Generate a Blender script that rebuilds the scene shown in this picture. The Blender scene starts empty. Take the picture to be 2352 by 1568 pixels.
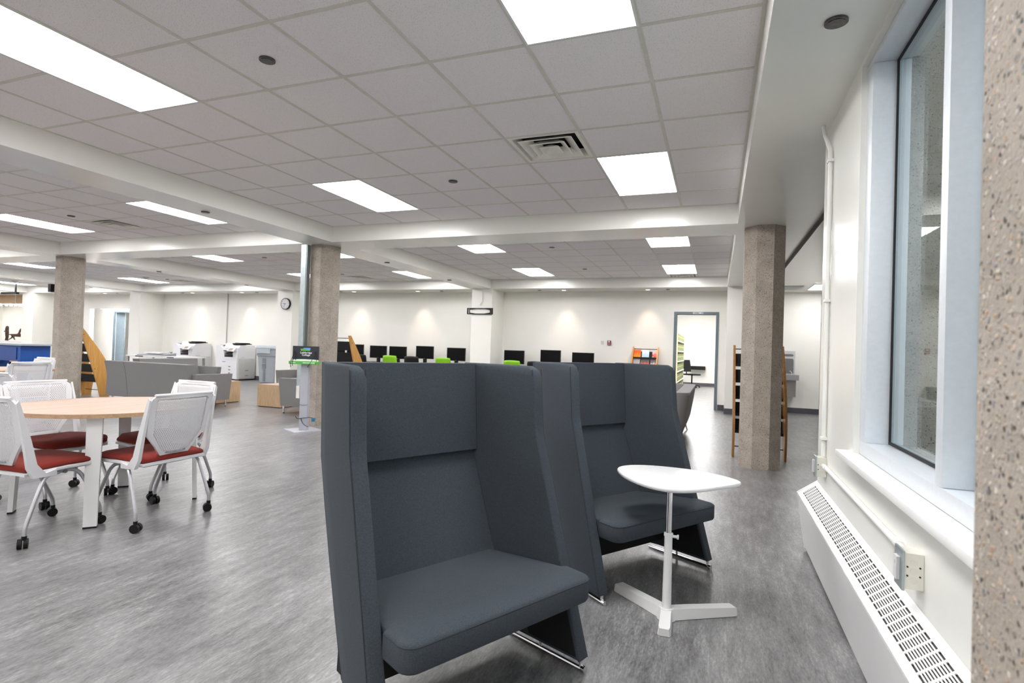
import bpy, bmesh, math, random
from mathutils import Vector, Matrix
random.seed(7)
PI = math.pi
S = bpy.context.scene
C = S.collection

# ------------------------------------------------------------------ camera
def rot_rows(yaw, pitch, roll):
    cy, sy = math.cos(yaw), math.sin(yaw)
    d = Vector((sy*math.cos(pitch), cy*math.cos(pitch), math.sin(pitch)))
    r = Vector((cy, -sy, 0)); u = r.cross(d)
    c, s = math.cos(roll), math.sin(roll)
    return (c*r + s*u), (-s*r + c*u), d
r_, u_, d_ = rot_rows(-.3581, .0126, .0325)
cam_d = bpy.data.cameras.new('camera'); cam = bpy.data.objects.new('camera', cam_d); C.objects.link(cam)
cam.matrix_world = Matrix(((r_.x, u_.x, -d_.x, .4155), (r_.y, u_.y, -d_.y, -2.8187), (r_.z, u_.z, -d_.z, 1.2372), (0, 0, 0, 1)))
cam_d.sensor_width = 36; cam_d.lens = 36*1257.33/2352; cam_d.clip_start = .05; cam_d.clip_end = 100
cam_d.dof.use_dof = True; cam_d.dof.focus_distance = 3.4; cam_d.dof.aperture_fstop = 4.5
S.camera = cam
# ------------------------------------------------------------------ world, exposure
w = bpy.data.worlds.new('world'); S.world = w; w.use_nodes = True
nt = w.node_tree; nt.nodes['Background'].inputs[0].default_value = (.80, .88, 1, 1); nt.nodes['Background'].inputs[1].default_value = .7
S.view_settings.view_transform = 'Standard'; S.view_settings.look = 'None'
S.view_settings.exposure = 1.0; S.view_settings.gamma = 1; S.view_settings.use_curve_mapping = False
LIGHT = 12.2
try:
    S.cycles.max_bounces = 12; S.cycles.diffuse_bounces = 9; S.cycles.glossy_bounces = 4; S.cycles.transmission_bounces = 6
    S.cycles.transparent_max_bounces = 12; S.cycles.use_denoising = True; S.cycles.sample_clamp_indirect = 6
    S.cycles.caustics_reflective = False; S.cycles.caustics_refractive = False
except Exception: pass

# ------------------------------------------------------------------ materials
MC = {}
def new_mat(n):
    m = bpy.data.materials.new(n); m.use_nodes = True
    return m, m.node_tree.nodes, m.node_tree.links, m.node_tree.nodes['Principled BSDF']
def coords(ns, ls, scale=(1,1,1), rot=(0,0,0)):
    tc = ns.new('ShaderNodeTexCoord'); mp = ns.new('ShaderNodeMapping')
    mp.inputs['Scale'].default_value = scale; mp.inputs['Rotation'].default_value = rot
    ls.new(tc.outputs['Object'], mp.inputs[0]); return mp
def noise(ns, ls, v, scale, detail=4, rough=.6):
    n = ns.new('ShaderNodeTexNoise'); n.inputs['Scale'].default_value = scale; n.inputs['Detail'].default_value = detail
    n.inputs['Roughness'].default_value = rough; ls.new(v.outputs[0], n.inputs['Vector']); return n
def ramp(ns, ls, src, stops):
    r = ns.new('ShaderNodeValToRGB'); e = r.color_ramp.elements
    while len(e) > 2: e.remove(e[-1])
    for i, (p, c) in enumerate(stops):
        if i < 2: el = e[i]; el.position = p
        else: el = e.new(p)
        el.color = (*c, 1) if len(c) == 3 else c
    ls.new(src, r.inputs[0]); return r
def bump(ns, ls, h, b, dist=.002, strength=.5):
    bp = ns.new('ShaderNodeBump'); bp.inputs['Distance'].default_value = dist; bp.inputs['Strength'].default_value = strength
    ls.new(h, bp.inputs['Height']); ls.new(bp.outputs[0], b.inputs['Normal'])
def sc(c, k): return tuple(min(1, x*k) for x in c)
def mat(n, col, rough=.5, metal=0, var=.06, nscale=8, bmp=0, bscale=300, spec=.5, coat=0):
    if n in MC: return MC[n]
    m, ns, ls, b = new_mat(n)
    v = coords(ns, ls)
    r = ramp(ns, ls, noise(ns, ls, v, nscale).outputs[0], [(.3, sc(col, 1-var)), (.7, sc(col, 1+var))])
    ls.new(r.outputs[0], b.inputs['Base Color'])
    b.inputs['Roughness'].default_value = rough; b.inputs['Metallic'].default_value = metal
    b.inputs['Specular IOR Level'].default_value = spec; b.inputs['Coat Weight'].default_value = coat
    if bmp: bump(ns, ls, noise(ns, ls, v, bscale, 2).outputs[0], b, bmp)
    MC[n] = m; return m
def emit(n, col, st):
    m, ns, ls, b = new_mat(n); b.inputs['Base Color'].default_value = (*col, 1)
    b.inputs['Emission Color'].default_value = (*col, 1); b.inputs['Emission Strength'].default_value = st
    MC[n] = m; return m
def wood(n, c1, c2, axis=0, rough=.45, scale=1.0):
    m, ns, ls, b = new_mat(n); sx = [14*scale]*3; sx[axis] = .9*scale
    v = coords(ns, ls, tuple(sx)); a = noise(ns, ls, v, 3.5, 6, .65)
    v2 = coords(ns, ls, tuple(x*6 for x in sx)); a2 = noise(ns, ls, v2, 4, 3)
    mx = ns.new('ShaderNodeMath'); mx.operation = 'MULTIPLY_ADD'; mx.inputs[1].default_value = .35
    ls.new(a2.outputs[0], mx.inputs[0]); ls.new(a.outputs[0], mx.inputs[2])
    r = ramp(ns, ls, mx.outputs[0], [(.48, c1), (.84, c2)])
    ls.new(r.outputs[0], b.inputs['Base Color']); b.inputs['Roughness'].default_value = rough
    MC[n] = m; return m
def fabric(n, c, rough=.95, sheen=.15, sc_=420, var=.22, dist=.0012):
    m, ns, ls, b = new_mat(n); v = coords(ns, ls)
    a = noise(ns, ls, v, sc_, 3, .7); g = noise(ns, ls, v, 5, 2)
    r = ramp(ns, ls, a.outputs[0], [(.3, sc(c, 1-var)), (.7, sc(c, 1+var))])
    ls.new(r.outputs[0], b.inputs['Base Color']); b.inputs['Roughness'].default_value = rough
    b.inputs['Sheen Weight'].default_value = sheen; b.inputs['Specular IOR Level'].default_value = .2
    bump(ns, ls, a.outputs[0], b, dist, .6)
    MC[n] = m; return m
def concrete(n, scale=1.0, dist=.004, ca=(.31, .27, .225), cb=(.44, .385, .33)):
    m, ns, ls, b = new_mat(n); v = coords(ns, ls, (scale,)*3)
    big = noise(ns, ls, v, 6, 5, .6)
    base = ramp(ns, ls, big.outputs[0], [(.3, ca), (.7, cb)])
    vo = ns.new('ShaderNodeTexVoronoi'); vo.inputs['Scale'].default_value = 120; vo.inputs['Randomness'].default_value = 1
    dn = noise(ns, ls, v, 60, 2); av = ns.new('ShaderNodeVectorMath'); av.operation = 'MULTIPLY_ADD'
    av.inputs[1].default_value = (.016, .016, .016)
    ls.new(dn.outputs['Color'], av.inputs[0]); ls.new(v.outputs[0], av.inputs[2]); ls.new(av.outputs[0], vo.inputs['Vector'])
    sp = ns.new('ShaderNodeSeparateColor'); ls.new(vo.outputs['Color'], sp.inputs[0])
    stone = ramp(ns, ls, sp.outputs[0], [(0, (.035, .033, .033)), (.16, (.09, .085, .08)), (.3, (.25, .215, .18)), (.55, (.40, .35, .30)), (.70, (.42, .27, .15)), (.84, (.62, .57, .50)), (1, (.16, .18, .21))])
    pick = ramp(ns, ls, sp.outputs[1], [(.26, (0, 0, 0)), (.34, (1, 1, 1))])
    ins = ramp(ns, ls, vo.outputs['Distance'], [(.28, (1, 1, 1)), (.5, (0, 0, 0))])
    mu = ns.new('ShaderNodeMath'); mu.operation = 'MULTIPLY'; ls.new(pick.outputs[0], mu.inputs[0]); ls.new(ins.outputs[0], mu.inputs[1])
    mix = ns.new('ShaderNodeMix'); mix.data_type = 'RGBA'
    ls.new(mu.outputs[0], mix.inputs['Factor']); ls.new(base.outputs[0], mix.inputs['A']); ls.new(stone.outputs[0], mix.inputs['B'])
    ls.new(mix.outputs['Result'], b.inputs['Base Color']); b.inputs['Roughness'].default_value = .7
    fine = noise(ns, ls, v, 140, 4, .7); ad = ns.new('ShaderNodeMath'); ad.operation = 'MULTIPLY_ADD'; ad.inputs[1].default_value = .6
    ls.new(mu.outputs[0], ad.inputs[0]); ls.new(fine.outputs[0], ad.inputs[2]); bump(ns, ls, ad.outputs[0], b, dist, .8)
    MC[n] = m; return m
def floor_mat():
    m, ns, ls, b = new_mat('vinyl_floor')
    v = coords(ns, ls, (11, 2.0, 1)); a = noise(ns, ls, v, 2.0, 10, .74)
    v2 = coords(ns, ls, (55, 14, 1)); c = noise(ns, ls, v2, 2.2, 6, .75)
    v3 = coords(ns, ls, (1.6, 1.0, 1)); d = noise(ns, ls, v3, 2.0, 3)
    m1 = ns.new('ShaderNodeMath'); m1.operation = 'MULTIPLY_ADD'; m1.inputs[1].default_value = .9; ls.new(c.outputs[0], m1.inputs[0]); ls.new(a.outputs[0], m1.inputs[2])
    m2 = ns.new('ShaderNodeMath'); m2.operation = 'MULTIPLY_ADD'; m2.inputs[1].default_value = .35; ls.new(d.outputs[0], m2.inputs[0]); ls.new(m1.outputs[0], m2.inputs[2])
    mr = ns.new('ShaderNodeMapRange'); mr.inputs['From Min'].default_value = .80; mr.inputs['From Max'].default_value = 1.45; ls.new(m2.outputs[0], mr.inputs[0])
    r = ramp(ns, ls, mr.outputs[0], [(.05, (.055, .055, .058)), (.36, (.135, .133, .137)), (.60, (.20, .198, .202)), (.95, (.36, .36, .365))])
    ls.new(r.outputs[0], b.inputs['Base Color']); b.inputs['Roughness'].default_value = .30
    b.inputs['Specular IOR Level'].default_value = .55
    bump(ns, ls, m1.outputs[0], b, .0012, .35)
    MC['floor'] = m; return m
def tile_mat():
    m, ns, ls, b = new_mat('ceiling_tile'); v = coords(ns, ls)
    a = noise(ns, ls, v, 150, 3, .7); g = noise(ns, ls, v, 1.2, 2)
    vo = ns.new('ShaderNodeTexVoronoi'); vo.inputs['Scale'].default_value = 110; ls.new(v.outputs[0], vo.inputs['Vector'])
    pit = ramp(ns, ls, vo.outputs['Distance'], [(.10, (.50, .48, .48)), (.24, (.86, .83, .83))])
    r = ramp(ns, ls, a.outputs[0], [(.3, (.93, .93, .93)), (.62, (1, 1, 1))])
    mx = ns.new('ShaderNodeMix'); mx.data_type = 'RGBA'; mx.blend_type = 'MULTIPLY'; mx.inputs['Factor'].default_value = 1
    ls.new(pit.outputs[0], mx.inputs['A']); ls.new(r.outputs[0], mx.inputs['B']); ls.new(mx.outputs['Result'], b.inputs['Base Color'])
    b.inputs['Roughness'].default_value = .95; b.inputs['Specular IOR Level'].default_value = .1
    MC['tile'] = m; return m
def perforated(n, col, pitch=.0125):
    m, ns, ls, b = new_mat(n); tc = ns.new('ShaderNodeTexCoord'); sp = ns.new('ShaderNodeSeparateXYZ'); ls.new(tc.outputs['Object'], sp.inputs[0])
    def M(op, a, c=None, d=None):
        x = ns.new('ShaderNodeMath'); x.operation = op
        for i, q in enumerate((a, c, d)):
            if q is None: continue
            if isinstance(q, (int, float)): x.inputs[i].default_value = q
            else: ls.new(q, x.inputs[i])
        return x.outputs[0]
    u = M('MULTIPLY', sp.outputs[0], 1/pitch); v = M('MULTIPLY', sp.outputs[2], 1.25/pitch)
    off = M('MULTIPLY', M('FLOORED_MODULO', M('FLOOR', v), 2.0), .5)
    fu = M('SUBTRACT', M('FRACT', M('ADD', u, off)), .5); fv = M('SUBTRACT', M('FRACT', v), .5)
    d = M('SQRT', M('ADD', M('MULTIPLY', fu, fu), M('MULTIPLY', M('MULTIPLY', fv, fv), .8)))
    solid = M('GREATER_THAN', d, .25)
    b.inputs['Base Color'].default_value = (*col, 1); b.inputs['Roughness'].default_value = .4
    ls.new(solid, b.inputs['Alpha']); MC[n] = m; return m
def glass_mat(n, tint=(.93, .97, .95), rough=0.0):
    m, ns, ls, b = new_mat(n); out = ns['Material Output']
    tr = ns.new('ShaderNodeBsdfTransparent'); tr.inputs[0].default_value = (*tint, 1)
    gl = ns.new('ShaderNodeBsdfGlossy'); gl.inputs['Roughness'].default_value = rough
    fr = ns.new('ShaderNodeFresnel'); ge = ns.new('ShaderNodeNewGeometry'); mr = ns.new('ShaderNodeMapRange'); mr.inputs['To Min'].default_value = 1.5; mr.inputs['To Max'].default_value = 1/1.5; ls.new(ge.outputs['Backfacing'], mr.inputs[0]); ls.new(mr.outputs[0], fr.inputs[0]); mx = ns.new('ShaderNodeMixShader')
    ls.new(fr.outputs[0], mx.inputs[0]); ls.new(tr.outputs[0], mx.inputs[1]); ls.new(gl.outputs[0], mx.inputs[2]); ls.new(mx.outputs[0], out.inputs[0])
    MC[n] = m; return m

WALL = mat('wall_paint', (.80, .79, .745), .38, 0, .012, 3, .0006, 220)
WALLG = mat('gloss_wall_paint', (.80, .80, .755), .22, 0, .012, 3, .0004, 160)
WHITE = mat('white_paint', (.82, .82, .80), .35, 0, .01)
TILE = tile_mat(); TBAR = mat('grid_bar', (.62, .61, .54), .45)
FLOOR = floor_mat()
CONC = concrete('exposed_aggregate')
STUCCO = concrete('pebble_wall', 1.1, .012, (.30, .275, .22), (.50, .46, .39))
BASE = mat('baseboard_rubber', (.075, .073, .088), .45)
ALU = mat('brushed_aluminium', (.70, .74, .78), .36, .15, .03, 40)
STEEL = mat('galvanised_steel', (.42, .48, .49), .35, .7, .06, 20)
CHROME = mat('chrome', (.8, .8, .82), .12, 1, .02)
SILVER = mat('silver_tube', (.50, .50, .53), .33, .75, .03)
BLACK = mat('black_plastic', (.006, .006, .007), .45, 0, .1, spec=.25)
BLACKM = mat('black_matte', (.006, .006, .007), .75, 0, .1)
SCREEN = mat('dark_screen', (.003, .003, .004), .25, 0, .05, spec=.15)
WPLAS = mat('white_plastic', (.66, .66, .68), .32, 0, .01)
WMETAL = mat('white_powder_coat', (.74, .74, .74), .35, 0, .015, 10, .0003, 500)
PERF = perforated('perforated_white_plastic', (.66, .66, .68))
RED = fabric('red_seat_fabric', (.17, .020, .014), .9, .03, 380)
CHAR = fabric('charcoal_wool', (.047, .057, .069), .95, .03, 330, .30, .0016)
CHARS = mat('charcoal_thread', (.022, .025, .032), .9)
GREY = fabric('grey_upholstery', (.185, .18, .182), .95, .15, 260, .18)
GREYL = fabric('light_grey_upholstery', (.29, .28, .285), .95, .15, 260, .18)
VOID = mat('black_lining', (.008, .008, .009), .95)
OAK = wood('pale_oak', (.33, .225, .16), (.43, .315, .24), 1, .5, .8)
OAKE = wood('oak_edge', (.36, .22, .115), (.50, .33, .19), 0, .45)
BOXW = wood('zebra_oak_veneer', (.40, .26, .145), (.60, .43, .27), 2, .45, 1.6)
RACKW = wood('honey_wood', (.50, .24, .055), (.66, .36, .10), 2, .4)
RACKD = wood('dark_honey_wood', (.24, .105, .025), (.33, .155, .045), 2, .4)
SHELFW = wood('maple_wood', (.68, .50, .31), (.80, .64, .43), 2)
GREEN = mat('lime_plastic', (.20, .47, .006), .4)
BLUE = mat('blue_paint', (.004, .065, .30), .45)
GREYP = mat('grey_plastic', (.34, .37, .40), .4, 0, .03)
DOORG = mat('slate_blue_paint', (.125, .165, .195), .4)
PRW = mat('printer_white', (.72, .72, .74), .4, 0, .015)
PRG = mat('printer_grey', (.56, .56, .545), .45, 0, .015)
KIOSK = mat('silver_laminate', (.42, .43, .48), .4, .2)
VENT = mat('vent_enamel', (.80, .78, .72), .45)
DARKV = mat('duct_dark', (.02, .02, .018), .8)
DISC = mat('cover_plate', (.10, .095, .09), .3, .6, .3, 60)
LIGHTM = emit('lit_diffuser', (1, .985, .985), LIGHT)
LAMPM = emit('lit_downlight', (1, .80, .60), 2.2)
SIGNG = mat('sign_green', (.10, .40, .06), .35)
SIGND = mat('sign_black', (.018, .018, .028), .4)
INK = mat('white_ink', (.85, .85, .85), .5)
BRONZE = mat('dark_bronze', (.06, .035, .025), .4, .7)
GLASS = glass_mat('window_glass')

# ------------------------------------------------------------------ mesh helpers
def nb(): return bmesh.new()
def box(bm, x0, x1, y0, y1, z0, z1, mi=0, M=None):
    vs = [bm.verts.new((x, y, z)) for z in (z0, z1) for (x, y) in ((x0, y0), (x1, y0), (x1, y1), (x0, y1))]
    for f in ((0,3,2,1), (4,5,6,7), (0,1,5,4), (1,2,6,5), (2,3,7,6), (3,0,4,7)):
        fc = bm.faces.new([vs[i] for i in f]); fc.material_index = mi
    if M is not None:
        for v in vs: v.co = M @ v.co
    return vs
def loft(bm, rings, mi=0, cap=True, closed=True, smooth=False):
    R = [[bm.verts.new(p) for p in r] for r in rings]; n = len(R[0])
    for a, b in zip(R, R[1:]):
        for i in range(n if closed else n-1):
            f = bm.faces.new((a[i], a[(i+1) % n], b[(i+1) % n], b[i])); f.material_index = mi; f.smooth = smooth
    if cap:
        for r, rev in ((R[0], True), (R[-1], False)):
            f = bm.faces.new(r[::-1] if rev else r); f.material_index = mi
    return R
def prism(bm, pts, h0, h1, plane='xy', mi=0):
    f = {'xy': lambda a, b, h: (a, b, h), 'xz': lambda a, b, h: (a, h, b), 'yz': lambda a, b, h: (h, a, b)}[plane]
    return loft(bm, [[f(a, b, h) for a, b in pts] for h in (h0, h1)], mi)
def cyl(bm, c, r, h, n=24, axis='z', mi=0, r2=None, smooth=True):
    r2 = r if r2 is None else r2; rings = []
    for k, (rr, hh) in enumerate(((r, 0), (r2, h))):
        ring = []
        for i in range(n):
            a = 2*PI*i/n; p, q = rr*math.cos(a), rr*math.sin(a)
            o = {'z': (p, q, hh), 'x': (hh, p, q), 'y': (p, hh, q)}[axis]; ring.append((c[0]+o[0], c[1]+o[1], c[2]+o[2]))
        rings.append(ring)
    return loft(bm, rings, mi, smooth=smooth)
def tube(bm, pts, r, n=10, mi=0, cap=True, smooth_pts=0):
    P = [Vector(p) for p in pts]
    for _ in range(smooth_pts):
        Q = [P[0]]
        for a, b in zip(P, P[1:]): Q += [a*.75+b*.25, a*.25+b*.75]
        Q.append(P[-1]); P = Q
    rings = []; up = None
    for i, p in enumerate(P):
        t = (P[min(i+1, len(P)-1)]-P[max(i-1, 0)]).normalized()
        if up is None:
            up = Vector((0,0,1)) if abs(t.z) < .9 else Vector((1,0,0))
        s = t.cross(up).normalized(); up = s.cross(t).normalized()
        rr = r[i] if isinstance(r, (list, tuple)) else r
        rings.append([p + (s*math.cos(2*PI*k/n) + up*math.sin(2*PI*k/n))*rr for k in range(n)])
    return loft(bm, rings, mi, cap, smooth=True)
def bevel(bm, off, seg=2, ang=30):
    es = [e for e in bm.edges if len(e.link_faces) == 2 and e.calc_face_angle(0) > math.radians(ang)]
    bmesh.ops.bevel(bm, geom=es, offset=off, segments=seg, profile=.5, affect='EDGES', clamp_overlap=True)
def obj(name, bm, mats, parent=None, loc=None, smooth=False, bev=0, seg=2, ang=35):
    if bev: bevel(bm, bev, seg)
    bmesh.ops.recalc_face_normals(bm, faces=bm.faces[:])
    me = bpy.data.meshes.new(name)
    if smooth or bev:
        for f in bm.faces: f.smooth = True
    bm.to_mesh(me); bm.free()
    if any(p.use_smooth for p in me.polygons): me.set_sharp_from_angle(angle=math.radians(ang))
    for m in (mats if isinstance(mats, (list, tuple)) else [mats]): me.materials.append(m)
    o = bpy.data.objects.new(name, me); C.objects.link(o)
    if parent: o.parent = parent
    if loc: o.location = loc
    return o
def tag(o, label, cat, group=None, kind=None):
    o['label'] = label; o['category'] = cat
    if group: o['group'] = group
    if kind: o['kind'] = kind
    return o
def thing(name, label, cat, loc=(0,0,0), rz=0, group=None):
    o = bpy.data.objects.new(name, None); o.empty_display_size = .1; C.objects.link(o)
    o.location = loc; o.rotation_euler = (0, 0, rz); return tag(o, label, cat, group)
def struct(name, bm, m, parent=None, bev=0):
    o = obj(name, bm, m, parent, bev=bev)
    if not parent: o['kind'] = 'structure'
    return o
def sbox(name, dims, m, bev=0):
    bm = nb(); box(bm, *dims); return struct(name, bm, m, bev=bev)
def dup(root, loc=None, rz=None, label=None, group=None):
    r = root.copy(); C.objects.link(r)
    if loc is not None: r.location = loc
    if rz is not None: r.rotation_euler = (0, 0, rz)
    if label: r['label'] = label
    if group: r['group'] = group
    for ch in list(root.children):
        c = ch.copy(); C.objects.link(c); c.parent = r
        for g in list(ch.children):
            d = g.copy(); C.objects.link(d); d.parent = c
    return r
def text(name, s, size, loc, rot, m, parent=None, ext=.0006):
    cu = bpy.data.curves.new(name, 'FONT'); cu.body = s; cu.size = size; cu.extrude = ext; cu.align_x = 'CENTER'; cu.offset = size*.012
    t = bpy.data.objects.new(name, cu); C.objects.link(t)
    bpy.context.view_layer.update()
    me = bpy.data.meshes.new_from_object(t.evaluated_get(bpy.context.evaluated_depsgraph_get()))
    bpy.data.objects.remove(t); me.materials.clear(); me.materials.append(m)
    o = bpy.data.objects.new(name, me); C.objects.link(o); o.location = loc; o.rotation_euler = rot
    if parent: o.parent = parent
    return o

# ------------------------------------------------------------------ room shell
ZC, ZB = 2.912, 2.688
XL, YB0 = -29.6, -8.0          # left wall, wall behind the camera
YW = 10.4                      # back wall face
bm = nb(); box(bm, XL, 1.2, YB0, 1.1, -.1, 0); box(bm, XL, 4.4, 1.1, 14.2, -.1, 0); struct('floor', bm, FLOOR)
XB = [(-4.83-6.09*k, .597-6.09*k) for k in range(5)]     # bays between the depth beams
XB = [(a, b if k == 0 else -5.36-6.09*(k-1)) for k, (a, b) in enumerate(XB)]
YBY = [(-7.75, -2.35), (-1.75, 3.65), (4.25, 9.6)]
FX = [[-3.66, -.61], [-9.66, -6.61], [-15.96, -12.91], [-22.55, -19.5], [-28.3, -25.25]]
FY = {0: [-7.12, -4.07], 1: [-1.22, 1.83], 2: [4.83, 7.88]}
OY = {0: [-4.07]*5, 1: [0, 1.88, 1.88, 1.88, 1.88], 2: [4.83, 4.86, 4.95, 5.0, 5.0]}
OX = [0, -6.61, -15.96, -22.55, -28.3]
FYK = {(1,0): [-7.1,-4.05], (1,1): [-1.17, 1.88]}
def rows(n, k):
    if n == 1 and k > 0: return [1.88-3.05, 1.88]
    if n == 2: return [OY[2][k], OY[2][k]+3.05]
    return FY[n]
vents = [(0, 1, -1.22, 1.22), (1, 1, -8.44, 2.49), (2, 2, -14.74, OY[2][2]+3.66), (1, 2, -8.44, OY[2][1]+3.66), (0, 2, -.61, OY[2][0]+4.27)]
bm = nb(); T = .61
for k, (x0, x1) in enumerate(XB):
    for n, (y0, y1) in enumerate(YBY):
        ox, oy = OX[k], OY[n][k]
        xs = sorted({x0, x1} | {ox+T*i for i in range(-60, 60) if x0+.02 < ox+T*i < x1-.02})
        ys = sorted({y0, y1} | {oy+T*i for i in range(-60, 60) if y0+.02 < oy+T*i < y1-.02})
        for a, b in zip(xs, xs[1:]):
            for c, d in zip(ys, ys[1:]):
                cx, cy = (a+b)/2, (c+d)/2
                if any(fx < cx < fx+T and fy < cy < fy+2*T for fx in FX[k] for fy in rows(n, k)): continue
                if any(vk == k and vn == n and vx < cx < vx+T and vy < cy < vy+T for vk, vn, vx, vy in vents): continue
                f = bm.faces.new([bm.verts.new(p) for p in ((a, c, ZC), (a, d, ZC), (b, d, ZC), (b, c, ZC))]); f.material_index = 0
        for x in xs:
            e = .012 if x0 < x < x1 else .02
            segs = [(y0, y1)]
            box(bm, max(x0, x-e), min(x1, x+e), y0, y1, ZC-.004, ZC+.02, 1)
        for y in ys:
            e = .012
            # break the cross bars where a light panel spans two cells
            blk = sorted([(fx, fx+T) for fx in FX[k] for fy in rows(n, k) if fy+.1 < y < fy+2*T-.1])
            p = x0
            for (b0, b1) in blk + [(x1, x1)]:
                if b0 > p: box(bm, p, b0, max(y0, y-e), min(y1, y+e), ZC-.003, ZC+.02, 1)
                p = max(p, b1)
struct('ceiling', bm, [TILE, TBAR])
bm = nb(); box(bm, XL, 1.2645, YB0, 1.0, 3.22, 3.3); box(bm, XL, 4.4, 1.0, 14.2, 3.22, 3.3); struct('ceiling.001', bm, WALL)
# beams and soffits
bi = [0]
def trim(dims, m=WALLG, bev=.004):
    bi[0] += 1; return sbox('trim_%d' % bi[0], dims, m, bev)
for (a, b) in ((3.65, 4.25), (-2.35, -1.75)): trim((XL, .597, a, b, ZB, 3.2))
for k in range(4): trim((-5.36-6.09*k, -4.83-6.09*k, YB0, 9.6, ZB+.0006, 3.2))
trim((.597, 1.2645, YB0, 1.0, ZB, 3.2)); trim((.597, 4.2, 1.0, 14.2, ZB, 3.2))
trim((XL, .597, 9.6, YW+.01, ZB, 3.2))
trim((XL, .597, YB0, -7.75, ZB, 3.2))
# back wall with its two openings and a doorway
for nm, d in {'wall_back': (-18.68, -.47, YW, YW+.15, 0, 3.2), 'wall_back.001': (.385, 1.1, YW, YW+.15, 0, 3.2),
              'wall_back.002': (-.47, .385, YW, YW+.15, 2.15, 3.2), 'wall_back.003': (-24.55, -20.92, YW, YW+.15, 0, 3.2),
              'wall_back.004': (-20.92, -18.68, YW, YW+.15, 2.19, 3.2), 'wall_back.005': (XL, -28.2, YW, YW+.15, 0, 3.2),
              'wall_back.006': (1.1, 2.55, 10.85, 11.0, 0, 3.2), 'wall_back.007': (.95, 1.1, YW, 11.0, 0, 3.2)}.items(): sbox(nm, d, WALL)
# pilasters flush with the soffit face
PIL = [(-5.335, -4.79), (-11.5, -10.96), (-17.68, -17.17), (-23.35, -22.7), (.6, 1.1)]
for i, (a, b) in enumerate(PIL): sbox('wall_back.%03d' % (10+i), (a, b, 9.6, YW, 0, ZB), WALL, .004)
# corridor on the right
sbox('wall_right.001', (2.4, 2.55, 11.0, 14.0, 0, 3.2), WALL)
sbox('wall_right.002', (4.05, 4.2, 1.0, 14.0, 0, 3.2), WALL)
sbox('wall_back.020', (-30, -2.6, 14.0, 14.15, 0, 3.2), WALL); sbox('wall_back.021', (1.05, 4.2, 14.0, 14.15, 0, 3.2), WALL)
sbox('floor.001', (-2.6, 1.05, 14.2, 20.15, -.1, 0), FLOOR)
sbox('wall_left', (XL-.15, XL, YB0, 14.0, 0, 3.2), WALL)
sbox('wall_front', (XL, 4.2, YB0-.15, YB0, 0, 3.2), WALL)
# window wall
WX = 1.045; Y1, Y0, ZW0, ZW1 = .25, -1.86, .755, 2.66
bm = nb()
box(bm, WX, WX+.22, Y1, 1.2, 0, ZB); box(bm, WX, WX+.22, YB0, Y0, 0, ZB); box(bm, WX, WX+.22, Y0, Y1, 0, ZW0); box(bm, WX, WX+.22, Y0, Y1, ZW1, ZB)
struct('wall_right', bm, WALLG)
bm = nb(); box(bm, WX+.22, 4.05, 1.0, 1.2, 0, 3.2); struct('wall_right.003', bm, WALL)
# baseboards
def bb(nm, d): sbox(nm, d, BASE, .003)
bb('baseboard_back', (.46, .6, YW-.012, YW-.0005, 0, .12)); bb('baseboard_back.001', (.6, 1.105, 9.588, 9.5995, 0, .12))
bb('baseboard_back.002', (1.105, 2.55, 10.838, 10.8495, 0, .12)); bb('baseboard_back.003', (-4.78, -.55, YW-.012, YW-.0005, 0, .12))
bb('baseboard_back.004', (-10.95, -5.34, YW-.012, YW-.0005, 0, .12)); bb('baseboard_back.005', (-17.16, -11.51, YW-.012, YW-.0005, 0, .12))
bb('baseboard_back.006', (.588, .5995, 9.6, YW-.013, 0, .12)); bb('baseboard_back.007', (1.1005, 1.112, 9.6, 10.83, 0, .12))
bb('baseboard_back.008', (-4.7895, -4.778, 9.6, YW-.013, 0, .12)); bb('baseboard_back.009', (-18.6, -17.7, YW-.012, YW-.0005, 0, .12))

# window
win = bpy.data.objects.new('window_1', None); C.objects.link(win); win['kind'] = 'structure'; win.location = (1.07, -.8, ZW0)
def wpart(n, bm, m, bev=.0015):
    bmesh.ops.translate(bm, verts=bm.verts[:], vec=(-1.07, .8, -ZW0)); return obj(n, bm, m, win, bev=bev)
FX0, FX1 = 1.07, 1.222
bm = nb()
box(bm, FX0, FX1, Y0+.001, Y1-.001, .787, .852)
box(bm, FX0, FX1, .15, Y1-.0005, .8525, 2.63); box(bm, FX0, FX1, Y0+.001, Y0+.07, .8525, 2.63); box(bm, FX0, FX1, Y0+.001, Y1-.001, 2.6305, ZW1-.001)
wpart('window_frame', bm, ALU)
bm = nb(); box(bm, FX0+.001, FX1, -.777, -.722, .853, 2.63); wpart('mullion', bm, ALU)
for a, b in ((-.721, .149), (Y0+.071, -.778)):
    bm = nb(); box(bm, 1.172, 1.180, a+.002, b-.002, .856, 2.628); wpart('glass', bm, GLASS, 0)
    bm = nb(); g = .012
    for (c, d, e, f) in ((a+.001, a+g, .854, 2.63), (b-g, b-.001, .854, 2.63), (a+g, b-g, .854, .866), (a+g, b-g, 2.618, 2.63)): box(bm, 1.164, 1.1715, c, d, e, f)
    wpart('gasket', bm, BLACKM, 0)
bm = nb(); prism(bm, [(.985, .757), (.985, .787), (1.072, .7865), (1.072, .757)], -1.75, .335, 'xz')
bmesh.ops.translate(bm, verts=bm.verts[:], vec=(0, 0, 0)); wpart('window_sill', bm, WHITE, .003)
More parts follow.
